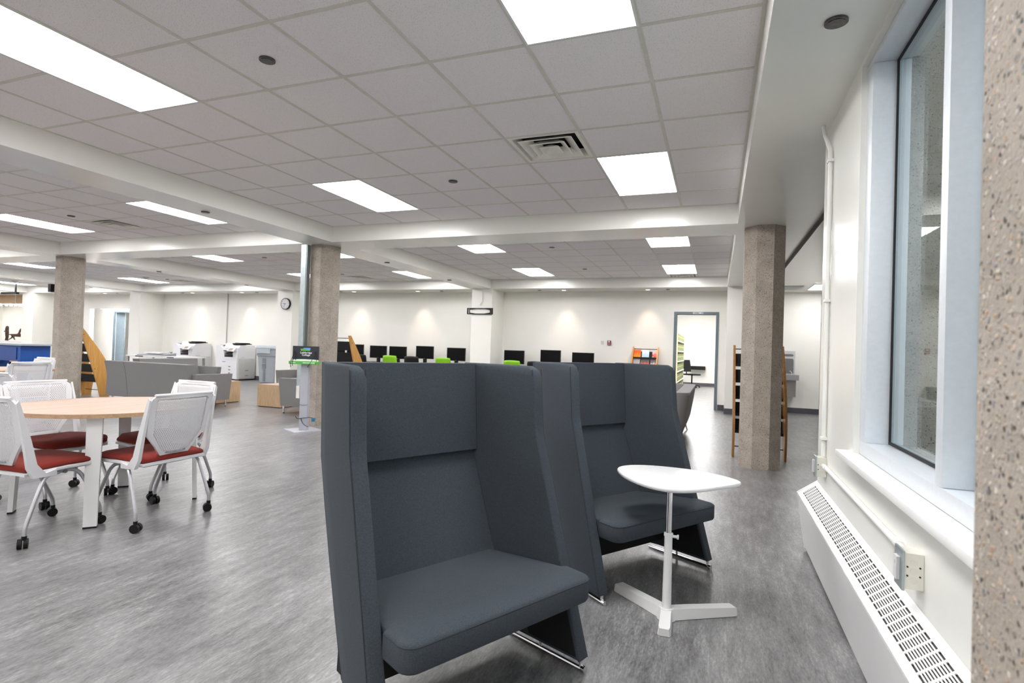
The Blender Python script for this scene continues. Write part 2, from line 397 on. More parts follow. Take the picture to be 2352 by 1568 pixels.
# plaster reveal between wall and frame
# outside the glass: pebble-dash fin and wall
bm = nb(); box(bm, 1.224, 1.75, .20, .249, -.3, 3.3); box(bm, 1.2665, 1.75, .249, .75, -.3, 3.3); box(bm, 1.75, 2.3, .45, .9, -.3, 3.3); struct('wall_outside', bm, STUCCO)
sbox('wall_outside.001', (1.3, 3.9, -8.0, .99, -.4, -.3), STUCCO)

# door in the back wall and the bright room behind it
dr = bpy.data.objects.new('door_1', None); C.objects.link(dr); dr['kind'] = 'structure'; dr.location = (0, YW, 0)
bm = nb(); f = .055
for d in ((-.53, -.47+.0, -.02, .17, 0, 2.21), (.385, .445, -.02, .17, 0, 2.21), (-.47, .385, -.02, .17, 2.15, 2.21)): box(bm, *d)
obj('door_frame', bm, DOORG, dr, bev=.004)
bm = nb(); box(bm, -.115, .105, -.028, -.0205, 2.162, 2.202, 0); pl = obj('sign_plate', bm, mat('plate_silver', (.62, .62, .66), .3, .3), dr)
bm = nb()
for x0, wd in ((-.100, .012), (-.080, .022), (-.050, .018), (-.028, .024), (.0, .016)): box(bm, x0, x0+wd, -.0290, -.0281, 2.174, 2.190)
obj('sign_lettering', bm, BLACKM, dr)
bm = nb(); cyl(bm, (.08, -.030, 2.182), .016, .0015, 20, 'y'); obj('sign_dot', bm, mat('sign_blue', (.10, .35, .65), .4), dr)
sbox('wall_back.030', (-2.6, -2.5, YW+.15, 20, 0, 3.2), WHITE); sbox('wall_back.031', (.95, 1.05, 11.0, 20, 0, 3.2), WHITE); sbox('wall_back.032', (-2.6, 1.05, 20, 20.15, 0, 3.2), WHITE)
bb('baseboard_back.030', (-2.49, .949, 19.988, 19.9995, 0, .12))
# ------------------------------------------------------------------ ceiling lights
def make_light(label):
    t = thing('ceiling_light', label, 'ceiling light', (0,0,0), 0, 'recessed ceiling light panels')
    bm = nb()
    for d in ((0, T, 0, .014), (0, T, 2*T-.014, 2*T), (0, .014, .014, 2*T-.014), (T-.014, T, .014, 2*T-.014)): box(bm, d[0]+.0005, d[1]-.0005, d[2]+.0005, d[3]-.0005, -.006, .03)
    obj('light_frame', bm, WMETAL, t)
    bm = nb(); box(bm, .014, T-.014, .014, 2*T-.014, .002, .012); obj('diffuser', bm, LIGHTM, t)
    return t
lnames = {(0,1,0): 'large white light panel at the top edge of the photo beside the window soffit', }
bayn = ['bay nearest the window', 'second bay from window', 'third bay from window', 'fourth bay from window', 'leftmost bay']
lab = {(0,1,-3.66,0): 'long white light panel at the top left corner of the ceiling',
 (0,1,-.61,0): 'white light panel at the top edge, nearest the window soffit', (0,1,-3.66,1): 'long white light panel in the near bay by the beam above the middle column',
 (0,1,-.61,1): 'square looking white light panel right of the near air vent', (1,1,-9.66,1): 'white light panel at the left edge beyond the near beam, beside a dark vent',
 (1,1,-6.61,1): 'white light panel seen just below the long near beam at upper left', (0,2,-3.66,0): 'white light panel just behind the cross beam, right of the middle column',
 (0,2,-.61,0): 'white light panel just behind the cross beam near the right column', (0,2,-3.66,1): 'far white light panel above the black wall bracket side of the computer wall',
 (0,2,-.61,1): 'far white light panel with an air vent directly beyond it', (1,2,-9.66,0): 'white light panel left of the middle column under the far left bay',
 (1,2,-6.61,0): 'white light panel half hidden behind the top of the middle column', (1,2,-9.66,1): 'far white light panel whose end hides behind the grey channel on the middle column',
 (1,2,-6.61,1): 'far narrow light panel beside the depth beam over the computers', (2,2,-15.96,0): 'white light panel partly behind the top of the left column',
 (2,2,-15.96,1): 'far white light panel right of the left column beside a smoke detector', (3,2,-22.55,1): 'farthest light panel at the left edge above the bronze statues'}
L0 = None
ordn = ['nearer', 'farther']
for k in range(5):
    for n in range(3):
        for fi, fx in enumerate(FX[k]):
            for j, fy in enumerate(rows(n, k)):
                l = lab.get((k, n, fx, j), '%s light panel of the %s %s row, %s' % (['left', 'right'][fi], ordn[j], ['rearmost', 'middle', 'far'][n], bayn[k]))
                if L0 is None: L0 = make_light(l); L0.location = (fx, fy, ZC)
                else: dup(L0, (fx, fy, ZC), 0, l)
# flat light in the corridor soffit
t = thing('ceiling_light', 'flat light panel in the corridor ceiling right of the right column', 'ceiling light', (2.18, 9.3, ZB), 0, 'recessed ceiling light panels')
bm = nb(); box(bm, 0, .6, 0, .9, -.012, -.0005); obj('light_frame', bm, WMETAL, t)
bm = nb(); box(bm, .012, .588, .012, .888, -.0145, -.0125); obj('diffuser', bm, LIGHTM, t)
bm = nb(); box(bm, 1.45, 2.03, 9.55, 10.2, ZB-.008, ZB-.0005)
tag(obj('ceiling_hatch', bm, mat('hatch_grey', (.36, .38, .37), .5)), 'grey flat grille in the corridor ceiling beside the right column', 'ceiling grille')
# bright room lights behind door 1, alcove and display case
def lamp_panel(label, loc, sx, sy):
    t = thing('ceiling_light', label, 'ceiling light', loc)
    bm = nb(); box(bm, 0, sx, 0, sy, -.02, -.0005); obj('light_frame', bm, WMETAL, t)
    bm = nb(); box(bm, .015, sx-.015, .015, sy-.015, -.024, -.0205); obj('diffuser', bm, LIGHTM, t)
lamp_panel('ceiling light inside the small room behind the open doorway', (-.9, 11.6, 2.9), 1.2, 1.6)
lamp_panel('strip light over the alcove on the left of the back wall', (-20.1, 10.75, 2.19+.41), 1.3, .5)
sbox('ceiling.002', (-2.5, .95, YW+.15, 20, 2.9, 3.0), WHITE); lamp_panel('ceiling light deep inside the small room behind the open doorway', (-.9, 15.4, 2.9), 1.2, 2.4)

# downlights in the back soffit
d0 = None
for i, x in enumerate((-3.09, -1.1, -7.13, -9.185, -13.32, -15.4, -19.56)):
    la = ['left', 'right', 'right', 'left', 'right', 'left', 'far left'][i] + ' wall-washer downlight in the back soffit, ' + ['over the computers right of the wall bracket', 'over the magazine rack', 'over the computers left of the wall bracket', 'near the middle column', 'above the copiers near the clock', 'above the copiers', 'over the grey door'][i]
    if d0 is None:
        d0 = thing('downlight', la, 'downlight', (x, 10.02, ZB), 0, 'downlights in the back soffit')
        bm = nb(); cyl(bm, (0,0,-.006), .075, .0055, 28); obj('trim_ring', bm, WHITE, d0)
        bm = nb(); cyl(bm, (0,0,-.0085), .045, .002, 24); obj('lamp', bm, LAMPM, d0)
    else: dup(d0, (x, 10.02, ZB), 0, la)
    sp = bpy.data.lights.new('spot', 'SPOT'); sp.energy = 20; sp.color = (1, .72, .55); sp.spot_size = math.radians(62); sp.spot_blend = .9; sp.shadow_soft_size = .04
    so = bpy.data.objects.new('downlight_beam', sp); C.objects.link(so); so.location = (x, 10.03, ZB-.02); so.rotation_euler = (math.radians(14), 0, 0)
# concealed sprinkler covers
s0 = None
SPR = [(-2.14, -.31, ZC, 'nearest, in the tile between the two near light panels'), (-2.13, 2.13, ZC, 'in the near bay left of the air vent'), (-8.2, 2.22, ZC, 'beside the dark vent in the upper left bay'),
 (-2.155, 5.77, ZC, 'white, just behind the cross beam'), (-2.157, 8.17, ZC, 'between the two far light panels'), (-8.2, 5.76, ZC, 'left of the middle column, in the far tiles'), (-8.18, 8.2, ZC, 'right of the middle column, in the far tiles'),
 (-14.5, 8.47, ZC, 'right of the smoke detector at the left'), (-5.12, 1.8, ZB, 'under the long near beam'), (-5.1, 5.47, ZB, 'under the beam right of the middle column, nearer one'), (-5.1, 7.89, ZB, 'under the beam right of the middle column, farther one'),
 (-11.24, 5.8, ZB, 'under the beam left of the clock, nearer one'), (-11.3, 8.28, ZB, 'under the beam left of the clock, farther one'), (.86, -.16, ZB, 'on the soffit beside the window, largest in the photo'), (-17.5, 8.28, ZB, 'under the beam left of the white pilaster'),
 (-15.8, 10.0, ZB, 'in the back soffit over the left copier'), (-12.7, 10.0, ZB, 'in the back soffit just left of the clock'), (-9.6, 10.0, ZB, 'in the back soffit just right of the middle column'), (-6.4, 10.0, ZB, 'in the back soffit left of the wall bracket'),
 (-3.7, 10.0, ZB, 'in the back soffit right of the wall bracket'), (-.65, 10.0, ZB, 'in the back soffit near the doorway'), (-18.9, 10.0, ZB, 'in the back soffit above the grey door')]
for x, y, z, l in SPR:
    l = 'round grey sprinkler cover ' + l
    if s0 is None:
        bm = nb(); cyl(bm, (0,0,-.010), .046, .0095, 32); cyl(bm, (0,0,-.0125), .036, .0024, 32); s0 = tag(obj('sprinkler_cover', bm, DISC, loc=(x, y, z)), l, 'sprinkler cover', 'concealed sprinkler covers')
    else:
        s = s0.copy(); C.objects.link(s); s.location = (x, y, z); s['label'] = l
# smoke detectors
sm = None
for x, y, l in ((-14.7, 7.97, 'beside the light panel right of the left column'), (-21.1, 8.2, 'above the farthest light at the left edge'), (-8.34, 7.1, 'just left of the middle column')):
    l = 'white smoke detector on the ceiling ' + l
    if sm is None:
        bm = nb(); cyl(bm, (0,0,-.02), .075, .0195, 28); cyl(bm, (0,0,-.06), .035, .04, 24, r2=.06)
        sm = tag(obj('smoke_detector', bm, mat('detector_plastic', (.55, .55, .56), .5), loc=(x, y, ZC)), l, 'smoke detector', 'smoke detectors')
    else:
        s = sm.copy(); C.objects.link(s); s.location = (x, y, ZC); s['label'] = l
# air diffusers
def make_vent(label):
    t = thing('air_diffuser', label, 'air vent', (0,0,0), 0, 'square ceiling air diffusers')
    h = T/2; bm = nb()
    def ringf(o, zo, i, zi):
        A = [bm.verts.new((h+sx*o, h+sy*o, zo)) for sx, sy in ((-1,-1),(1,-1),(1,1),(-1,1))]; B = [bm.verts.new((h+sx*i, h+sy*i, zi)) for sx, sy in ((-1,-1),(1,-1),(1,1),(-1,1))]
        for q in range(4): bm.faces.new((A[q], A[(q+1)%4], B[(q+1)%4], B[q]))
    ringf(.304, 0, .262, 0); ringf(.262, 0, .228, .06); obj('outer_frame', bm, VENT, t)
    for o, i, zz in ((.225, .135, -.006), (.150, .08, -.012), (.085, .004, -.018)):
        bm = nb(); ringf(o, zz, o-.012, zz-.003) ; ringf(o-.012, zz-.003, i, zz+.045); ringf(o, zz, i, zz+.05); obj('louvre_ring', bm, VENT, t)
    bm = nb()
    box(bm, .01, T-.01, .01, T-.01, .13, .135); 
    for d in ((.01, .015, .01, T-.01), (T-.015, T-.01, .01, T-.01), (.015, T-.015, .01, .015), (.015, T-.015, T-.015, T-.01)): box(bm, *d, .01, .13)
    obj('duct_box', bm, DARKV, t); return t
v0 = None
for (k, n, x, y), l in zip(vents, ('square white air vent with stepped louvres in the near ceiling', 'dark square air vent in the upper left bay between two light panels', 'small dark air vent far off above the copiers', 'small dark air vent in the far ceiling right of the middle column', 'white air vent against the back soffit beyond the far light panel')):
    if v0 is None: v0 = make_vent(l); v0.location = (x, y, ZC)
    else: dup(v0, (x, y, ZC), 0, l)
# dark track in the corridor ceiling
bm = nb(); box(bm, 1.375, 1.405, 1.25, 9.3, ZB-.035, ZB-.0005); tag(obj('ceiling_track', bm, mat('track_brown', (.03, .022, .018), .6)), 'thin dark track running along the corridor ceiling right of the right column', 'ceiling track')

# ------------------------------------------------------------------ columns
def column(x, y, label, r=.226):
    bm = nb(); pts = [(r*math.cos(PI/8+PI/4*i), r*math.sin(PI/8+PI/4*i)) for i in range(8)]
    loft(bm, [[(a, b, z) for a, b in pts] for z in [0, .5, 1, 1.5, 2.2, 2.24, ZB-.0005]])
    bevel(bm, .012, 2)
    return tag(obj('concrete_column', bm, CONC, loc=(x, y, 0), smooth=False), label, 'column', 'octagonal exposed aggregate columns')
column(.89, 3.97, 'octagonal pebbly concrete column between the two brown racks, right of the high-back chairs')
column(-5.2, 3.97, 'pebbly concrete column in the middle with a grey metal channel on its left side')
column(-11.14, 3.97, 'pebbly concrete column at the left beside the curved wooden rack')
column(.941, -2.03, 'rough concrete column filling the right edge of the photo, out of focus')
bm = nb(); box(bm, -5.475, -5.40, 3.81, 3.86, .42, ZB-.01); box(bm, -5.395, -5.365, 3.80, 3.87, .42, ZB-.01)
# wire channel strapped to the middle column (left face)
bm.free(); t = thing('wire_channel', 'tall grey steel cable channel fixed to the middle column', 'cable channel', (-5.36, 3.715, 0))
bm = nb(); box(bm, -.045, .045, -.035, .04, .50, 2.675); obj('channel_body', bm, STEEL, t, bev=.004)
bm = nb(); box(bm, .046, .062, -.03, .04, .50, 2.675); obj('channel_cover', bm, mat('channel_dark', (.24, .28, .28), .4, .6), t, bev=.002)
bm = nb(); box(bm, -.03, .03, -.055, -.0355, .40, .58); ob = obj('outlet', bm, mat('outlet_white', (.7, .7, .68), .4), t, bev=.004); ob['label'] = 'white power outlet'
bm = nb(); cyl(bm, (0, -.038, 2.58), .012, .002, 16, 'y'); cyl(bm, (0, -.038, 2.52), .008, .002, 16, 'y'); obj('bolt', bm, CHROME, t)

# ------------------------------------------------------------------ wall heater, conduit, boxes
t = thing('baseboard_heater', 'long white wall heater with slotted top grille under the window', 'heater', (1.045, 1.19, .10))
bm = nb()  # local: x towards room negative, y negative along the wall
Lh = 3.05; pf = [(-.001, .344), (-.001, 0), (-.075, 0), (-.108, .03), (-.113, .262), (-.103, .272)]
prof = [(-.0015, .345), (-.0015, .0), (-.085, .0), (-.108, .02), (-.114, .262), (-.110, .268), (-.098, .2735)]
# body without the grille strip: front, back, bottom
bmb = nb(); loft(bmb, [[(a, y, b) for a, b in ((-.0015, .335), (-.0015, -.085), (-.062, -.085), (-.114, .255), (-.06, .25))] for y in (-.001, -Lh)])
obj('heater_body', bmb, WMETAL, t, bev=.003)
# sloped top made of bars with real slots between them
bmt = nb(); ax, az = -.114, .2625; bx_, bz_ = -.0015, .349
def tp(s, y, h=0):   # s 0..1 across the slope
    nx, nz = -(bz_-az), (bx_-ax); l = math.hypot(nx, nz)
    return (ax+(bx_-ax)*s + nx/l*h, y, az+(bz_-az)*s + nz/l*h)
def tslab(s0, s1, y0, y1, h0=-.0015, h1=.0015):
    loft(bmt, [[tp(s0, y, h0), tp(s1, y, h0), tp(s1, y, h1), tp(s0, y, h1)] for y in (y0, y1)])
tslab(0, .20, 0, -Lh); tslab(.80, 1, 0, -Lh); tslab(.20, .80, 0, -.075)
ncell = 52; pitch = (Lh-.075)/ncell
for i in range(ncell+1): tslab(.20, .80, -.075-i*pitch+.0055, -.075-i*pitch-.0055)
ns = 10
for j in range(1, ns): s = .20+.60*j/ns; tslab(s-.016, s+.016, -.075, -Lh, -.0012, .0012)
obj('heater_grille', bmt, WMETAL, t)
bmd = nb(); loft(bmd, [[tp(.06, y, -.012), tp(.94, y, -.012), tp(.94, y, -.006), tp(.06, y, -.006)] for y in (-.01, -Lh+.01)]); obj('heater_fins', bmd, mat('fins_dark', (.06, .05, .045), .7), t)
bm = nb(); loft(bm, [[(a, y, b) for a, b in ((-.001, .353), (-.001, -.088), (-.066, -.088), (-.118, .266))] for y in (.004, -.012)]); obj('end_cap', bm, WMETAL, t, bev=.002)
bm = nb(); box(bm, -.05, -.01, -Lh+.05, -.05, -.10, -.0855); obj('heater_feet', bm, VOID, t)

bm = nb(); zc = .60; xc = 1.031
tube(bm, [(xc-.006, .905, zc), (xc, .86, zc), (xc, .80, zc-.002), (xc, -.50, zc-.006), (xc-.002, -.56, zc-.008), (xc-.022, -.64, zc-.02), (xc-.022, -.665, zc-.02)], .0125, 12)
for y in (.84, -.52): tube(bm, [(xc, y-.022, zc-.004), (xc, y+.022, zc-.004)], .0155, 12)
tag(obj('conduit_pipe', bm, WHITE), 'white horizontal conduit pipe on the wall between two outlet boxes', 'pipe')
bm = nb(); xv = 1.031
tube(bm, [(xv, .925, .652), (xv, .925, 2.42), (xv, .94, 2.50), (xv-.02, 1.0, 2.61), (xv-.026, 1.03, 2.67), (xv-.026, 1.03, ZB-.001)], .0125, 12)
for z in (.76, 1.585, 2.43): box(bm, xv-.017, xv+.013, .90, .95, z-.008, z+.008)
tag(obj('conduit_pipe', bm, WHITE), 'white vertical conduit pipe rising to the soffit at the end of the window wall', 'pipe')
def outlet(label, y, z, tilt=0):
    t = thing('outlet_box', label, 'outlet box', (1.045, y, z), 0, 'surface outlet boxes on the window wall')
    bm = nb(); box(bm, -.052, -.001, -.036, .036, -.056, .056); obj('junction_box', bm, mat('box_cream', (.70, .70, .62), .4), t, bev=.006, seg=3)
    bm = nb()
    for a in (-.036-.0012, ):
        for zz in (-.028, 0, .028): cyl(bm, (-.027, a, zz), .011, .0015, 20, 'y')
    obj('knockout', bm, mat('box_cream2', (.66, .66, .58), .4), t)
    bm = nb()
    for xx, zz in ((-.011, .014), (-.011, -.014), (-.045, .014), (-.045, -.014)): cyl(bm, (xx, -.0382, zz), .0028, .0025, 12, 'y')
    obj('screw_hole', bm, BLACKM, t)
    bm = nb(); box(bm, -.060, -.0525, -.040, .040, -.062, .062); obj('face_plate', bm, STEEL, t, bev=.002)
    bm = nb(); box(bm, -.070, -.0605, -.018, .018, -.036, .036); box(bm, -.0715, -.0702, -.005, -.002, .010, .022); obj('receptacle', bm, WPLAS, t, bev=.0015)
    return t
outlet('cream outlet box with grey cover plate, nearer one below the window sill', -.70, .572)
outlet('cream outlet box at the far end of the window wall below the vertical pipe', .93, .590)

# ------------------------------------------------------------------ high-back chairs
HB = dict(Ht=1.164, zk=.883, w0=.443, k=.076, th=.055, vt=-.112, vk=-.085, vf=.179, vbt=-.361, vbk=-.325, vbb=.02, zs=.394, vs=.225, ws=.388, st=.075, zh=.771, zkr=.814)
def lerp(z, pts):
    for (z0, v0), (z1, v1) in zip(pts, pts[1:]):
        if z <= z1: return v0+(v1-v0)*(z-z0)/(z1-z0)
    return pts[-1][1]
def hb_front(z): return lerp(max(z, .03), [(.03, .179), (.883, -.085), (1.2, -.115)])
def hb_rear(z): return lerp(max(z, .03), [(.03, .02), (.814, -.325), (1.2, -.365)])
def hb_back(z): return lerp(max(z, .03), [(.03, -.16), (.36, -.31), (.771, -.468), (1.2, -.50)])
def hbw(v): return HB['w0']+HB['k']*v
def make_highback(label):
    t = thing('high_back_chair', label, 'lounge chair', (0,0,0), 0, 'charcoal high-back lounge chairs')
    # local: +y forward, +x to the viewer's right when the chair faces the camera (x = -u)
    Z = [.045, .20, .36, .55, .74, .84, .883, .96, 1.05, 1.12, 1.150, 1.164]
    for s in (-1, 1):
        bm = nb(); rings = []
        for z in Z:
            ins = 0 if z < 1.13 else (.010 if z < 1.16 else .03)
            f = hb_front(z); r = hb_rear(z); b = hb_back(z); zz = z
            f -= ins*1.2 + (.0 if z > .1 else 0)
            wo = hbw; cb = min(b-.01, r-.05)
            xi = HB['th']
            ring = [(s*(wo(f)-ins*.4), f-.006, zz), (s*(wo(f)-xi+ins*.4), f, zz), (s*(wo(b)-xi-.004), b+.0, zz), (s*(wo(b)-xi-.02), b-.045, zz), (s*(wo(cb)-.055), cb-.035, zz), (s*(wo(r)-.001), r, zz)]
            rings.append([(-x, y, z_) for x, y, z_ in ring])
        loft(bm, rings)
        # stitched seam lines along both front edges
        for off, dy in ((HB['th'], .0),):
            tube(bm, [(-s*(hbw(hb_front(z))-HB['th']*.0-.0005+.001), hb_front(z)-.012, z) for z in Z[:-1]], .0018, 6, 1)
            tube(bm, [(-s*(hbw(hb_front(z))-HB['th']+.001), hb_front(z)-.010, z) for z in Z[:-1]], .0018, 6, 1)
        bmesh.ops.recalc_face_normals(bm, faces=bm.faces[:])
        es = [e for e in bm.edges if len(e.link_faces) == 2 and e.calc_face_angle(0) > .6 and all(f.material_index == 0 for f in e.link_faces)]
        bmesh.ops.bevel(bm, geom=es, offset=.009, segments=3, profile=.5, affect='EDGES', clamp_overlap=True)
        obj('side_wing', bm, [CHAR, CHARS], t, smooth=True, ang=50)
        # chrome sled rail under the wing
        bm = nb(); f0, r0 = .165, -.25
        tube(bm, [(-s*(hbw(f0)-.028), f0, .010), (-s*(hbw(r0)-.03), r0, .010)], .009, 10)
        for v in (f0-.01, -.05): cyl(bm, (-s*(hbw(v)-.028), v, .012), .007, .035, 12)
        tube(bm, [(-s*(hbw(f0)-.028), f0-.004, .012), (-s*(hbw(f0)-.028), f0+.012, .012)], .0125, 12)
        obj('sled_rail', bm, CHROME, t, smooth=True)
    # backrest panel
    def slab(z0, z1, fr, bk, inset=.003, m=CHAR, name='backrest', bev=.01, nz=6, mats=None):
        bm = nb(); rings = []
        for i in range(nz+1):
            z = z0+(z1-z0)*i/nz; f = fr(z); b = bk(z); x = hbw(f)-HB['th']-inset
            rings.append([(-x, f, z), (x, f, z), (x-.01, b, z), (-x+.01, b, z)])
        loft(bm, rings); return obj(name, bm, mats or m, t, bev=bev, seg=3)
    slab(.07, 1.160, lambda z: hb_back(z)-.004, lambda z: hb_back(z)-.075, .000)
    hr = slab(.771, 1.161, lambda z: hb_back(z)+.030, lambda z: hb_back(z)-.0035, .004, name='head_cushion', bev=.014)
    # corner seams
    for s in (-1, 1):
        bm = nb(); tube(bm, [(s*(hbw(hb_back(z))-HB['th']-.003), hb_back(z)+(.031 if z > .77 else .0005), z) for z in (.36, .55, .765, .775, .95, 1.155)], .0022, 6)
        obj('corner_seam', bm, CHARS, t)
    # seat cushion: trapezoid with rounded front corners, slightly sloping to the rear
    bm = nb(); vs, ws = .228, .405; xb = hbw(-.3)-HB['th']-.003
    xm = hbw(.02)-HB['th']-.003
    def outline(o):
        P = [(-xb+o, -.318+o*.3), (-xm+o, .04)]
        yfr = lerp(.36, [(.03, .179), (.883, -.085)])+.012
        P += [(-xm+o, yfr), (-ws+o, yfr+.008)]
        cr = .05; c = (-ws+cr, vs-cr)
        q = max(cr-o, .004); P += [(c[0]-q*math.cos(a)+max(0, o-cr), c[1]+q*math.sin(a)-max(0, o-cr)) for a in [i*PI/2/8 for i in range(9)]]
        return P + [(-x, y) for x, y in P[::-1]]
    lv = [(.020, -.092), (.006, -.088), (0, -.078), (0, -.016), (.004, -.006), (.013, -.001), (.03, .003), (.06, .006)]
    rings = []
    for o, dz in lv:
        rings.append([(x, y, HB['zs']+dz-.045*max(0, (.10-y)/.42)) for x, y in outline(o)])
    loft(bm, rings, smooth=True)
    tube(bm, [(x, y, HB['zs']-.0115-.045*max(0, (.10-y)/.42)) for x, y in outline(.0005)[3:-3]], .0019, 6, 1, cap=True)
    obj('seat_cushion', bm, [CHAR, CHARS], t, smooth=True, ang=50)
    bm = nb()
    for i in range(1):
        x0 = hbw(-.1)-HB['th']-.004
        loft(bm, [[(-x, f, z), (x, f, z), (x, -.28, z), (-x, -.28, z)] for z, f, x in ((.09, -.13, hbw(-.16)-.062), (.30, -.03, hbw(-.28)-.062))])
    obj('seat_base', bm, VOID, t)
    # black lining on the inner faces below the seat
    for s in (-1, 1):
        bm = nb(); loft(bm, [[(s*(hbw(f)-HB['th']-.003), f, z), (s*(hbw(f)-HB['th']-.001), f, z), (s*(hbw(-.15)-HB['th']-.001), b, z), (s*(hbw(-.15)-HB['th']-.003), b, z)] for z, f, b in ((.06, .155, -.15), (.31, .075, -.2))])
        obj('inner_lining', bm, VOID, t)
    return t
hb = make_highback('charcoal high-back lounge chair with side wings, nearest the camera')
hb.location = (-.382, -1.016, 0); hb.rotation_euler = (0, 0, -.485-PI/2)
dup(hb, (.031, .318, 0), -.593-PI/2, 'charcoal high-back lounge chair behind the white side table')

# ------------------------------------------------------------------ side table
t = thing('side_table', 'small white side table with rounded triangular top on a three-armed base', 'side table', (.227, -.142, 0))
bm = nb()
P = [(-.30, .325), (-.02, .275), (.318, .257), (.325, .235), (.20, .05), (.04, -.058), (-.03, -.066), (-.10, -.035), (-.22, .10), (-.315, .27)]
P = [Vector((a, b)) for a, b in P]
P = [Vector((-.305,.315)), Vector((-.17,.40)), Vector((.08,.42)), Vector((.33,.262)), Vector((.31,.20)), Vector((.03,-.075)), Vector((-.07,-.075)), Vector((-.30,.24))]
P = [Vector((-.312,.300)), Vector((-.18,.43)), Vector((.12,.43)), Vector((.345,.262)), Vector((.27,.14)), Vector((.08,-.075)), Vector((-.08,-.075)), Vector((-.24,.10))]
def chaikin(P, n):
    for _ in range(n):
        Q = []
        for i in range(len(P)):
            a, b = P[i], P[(i+1) % len(P)]; Q += [a*.75+b*.25, a*.25+b*.75]
        P = Q
    return P
P = chaikin(P, 3)
cx = sum((p for p in P), Vector((0,0)))/len(P)
loft(bm, [[tuple(cx+(p-cx)*s)+(z,) for p in P] for s, z in ((.93, .6), (.985, .605), (1, .612), (1, .617), (.99, .621))], smooth=True)
obj('table_top', bm, WMETAL, t, smooth=True, ang=40)
bm = nb(); cyl(bm, (0,0,.385), .0135, .215, 20); obj('inner_tube', bm, CHROME, t)
bm = nb(); cyl(bm, (0,0,.04), .021, .345, 20, r2=.018); cyl(bm, (0,0,.385), .021, .014, 20); obj('outer_tube', bm, WMETAL, t)
bm = nb(); cyl(bm, (.018, 0, .385), .007, .022, 12, 'x'); cyl(bm, (.038, 0, .385), .011, .008, 16, 'x'); obj('height_knob', bm, WPLAS, t, smooth=True)
bm = nb()
arms = [(-.262, .215), (.005, -.175), (.300, .188)]
hubpts = []
for i, (ax_, ay_) in enumerate(arms):
    L = math.hypot(ax_, ay_); dx, dy = ax_/L, ay_/L; px, py = -dy, dx
    rings = []
    for s, wd, h in ((-.02, .030, .052), (.3*L, .028, .050), (L-.012, .030, .040), (L, .024, .034)):
        rings.append([(dx*s+px*wd, dy*s+py*wd, .002), (dx*s-px*wd, dy*s-py*wd, .002), (dx*s-px*wd*.82, dy*s-py*wd*.82, h), (dx*s+px*wd*.82, dy*s+py*wd*.82, h)])
    b2 = nb(); loft(b2, rings); bevel(b2, .006, 3); me = bpy.data.meshes.new('tmp'); b2.to_mesh(me); b2.free(); bm.from_mesh(me); bpy.data.meshes.remove(me)
cyl(bm, (0,0,.002), .043, .052, 24, r2=.034)
obj('tripod_base', bm, WMETAL, t, smooth=True)

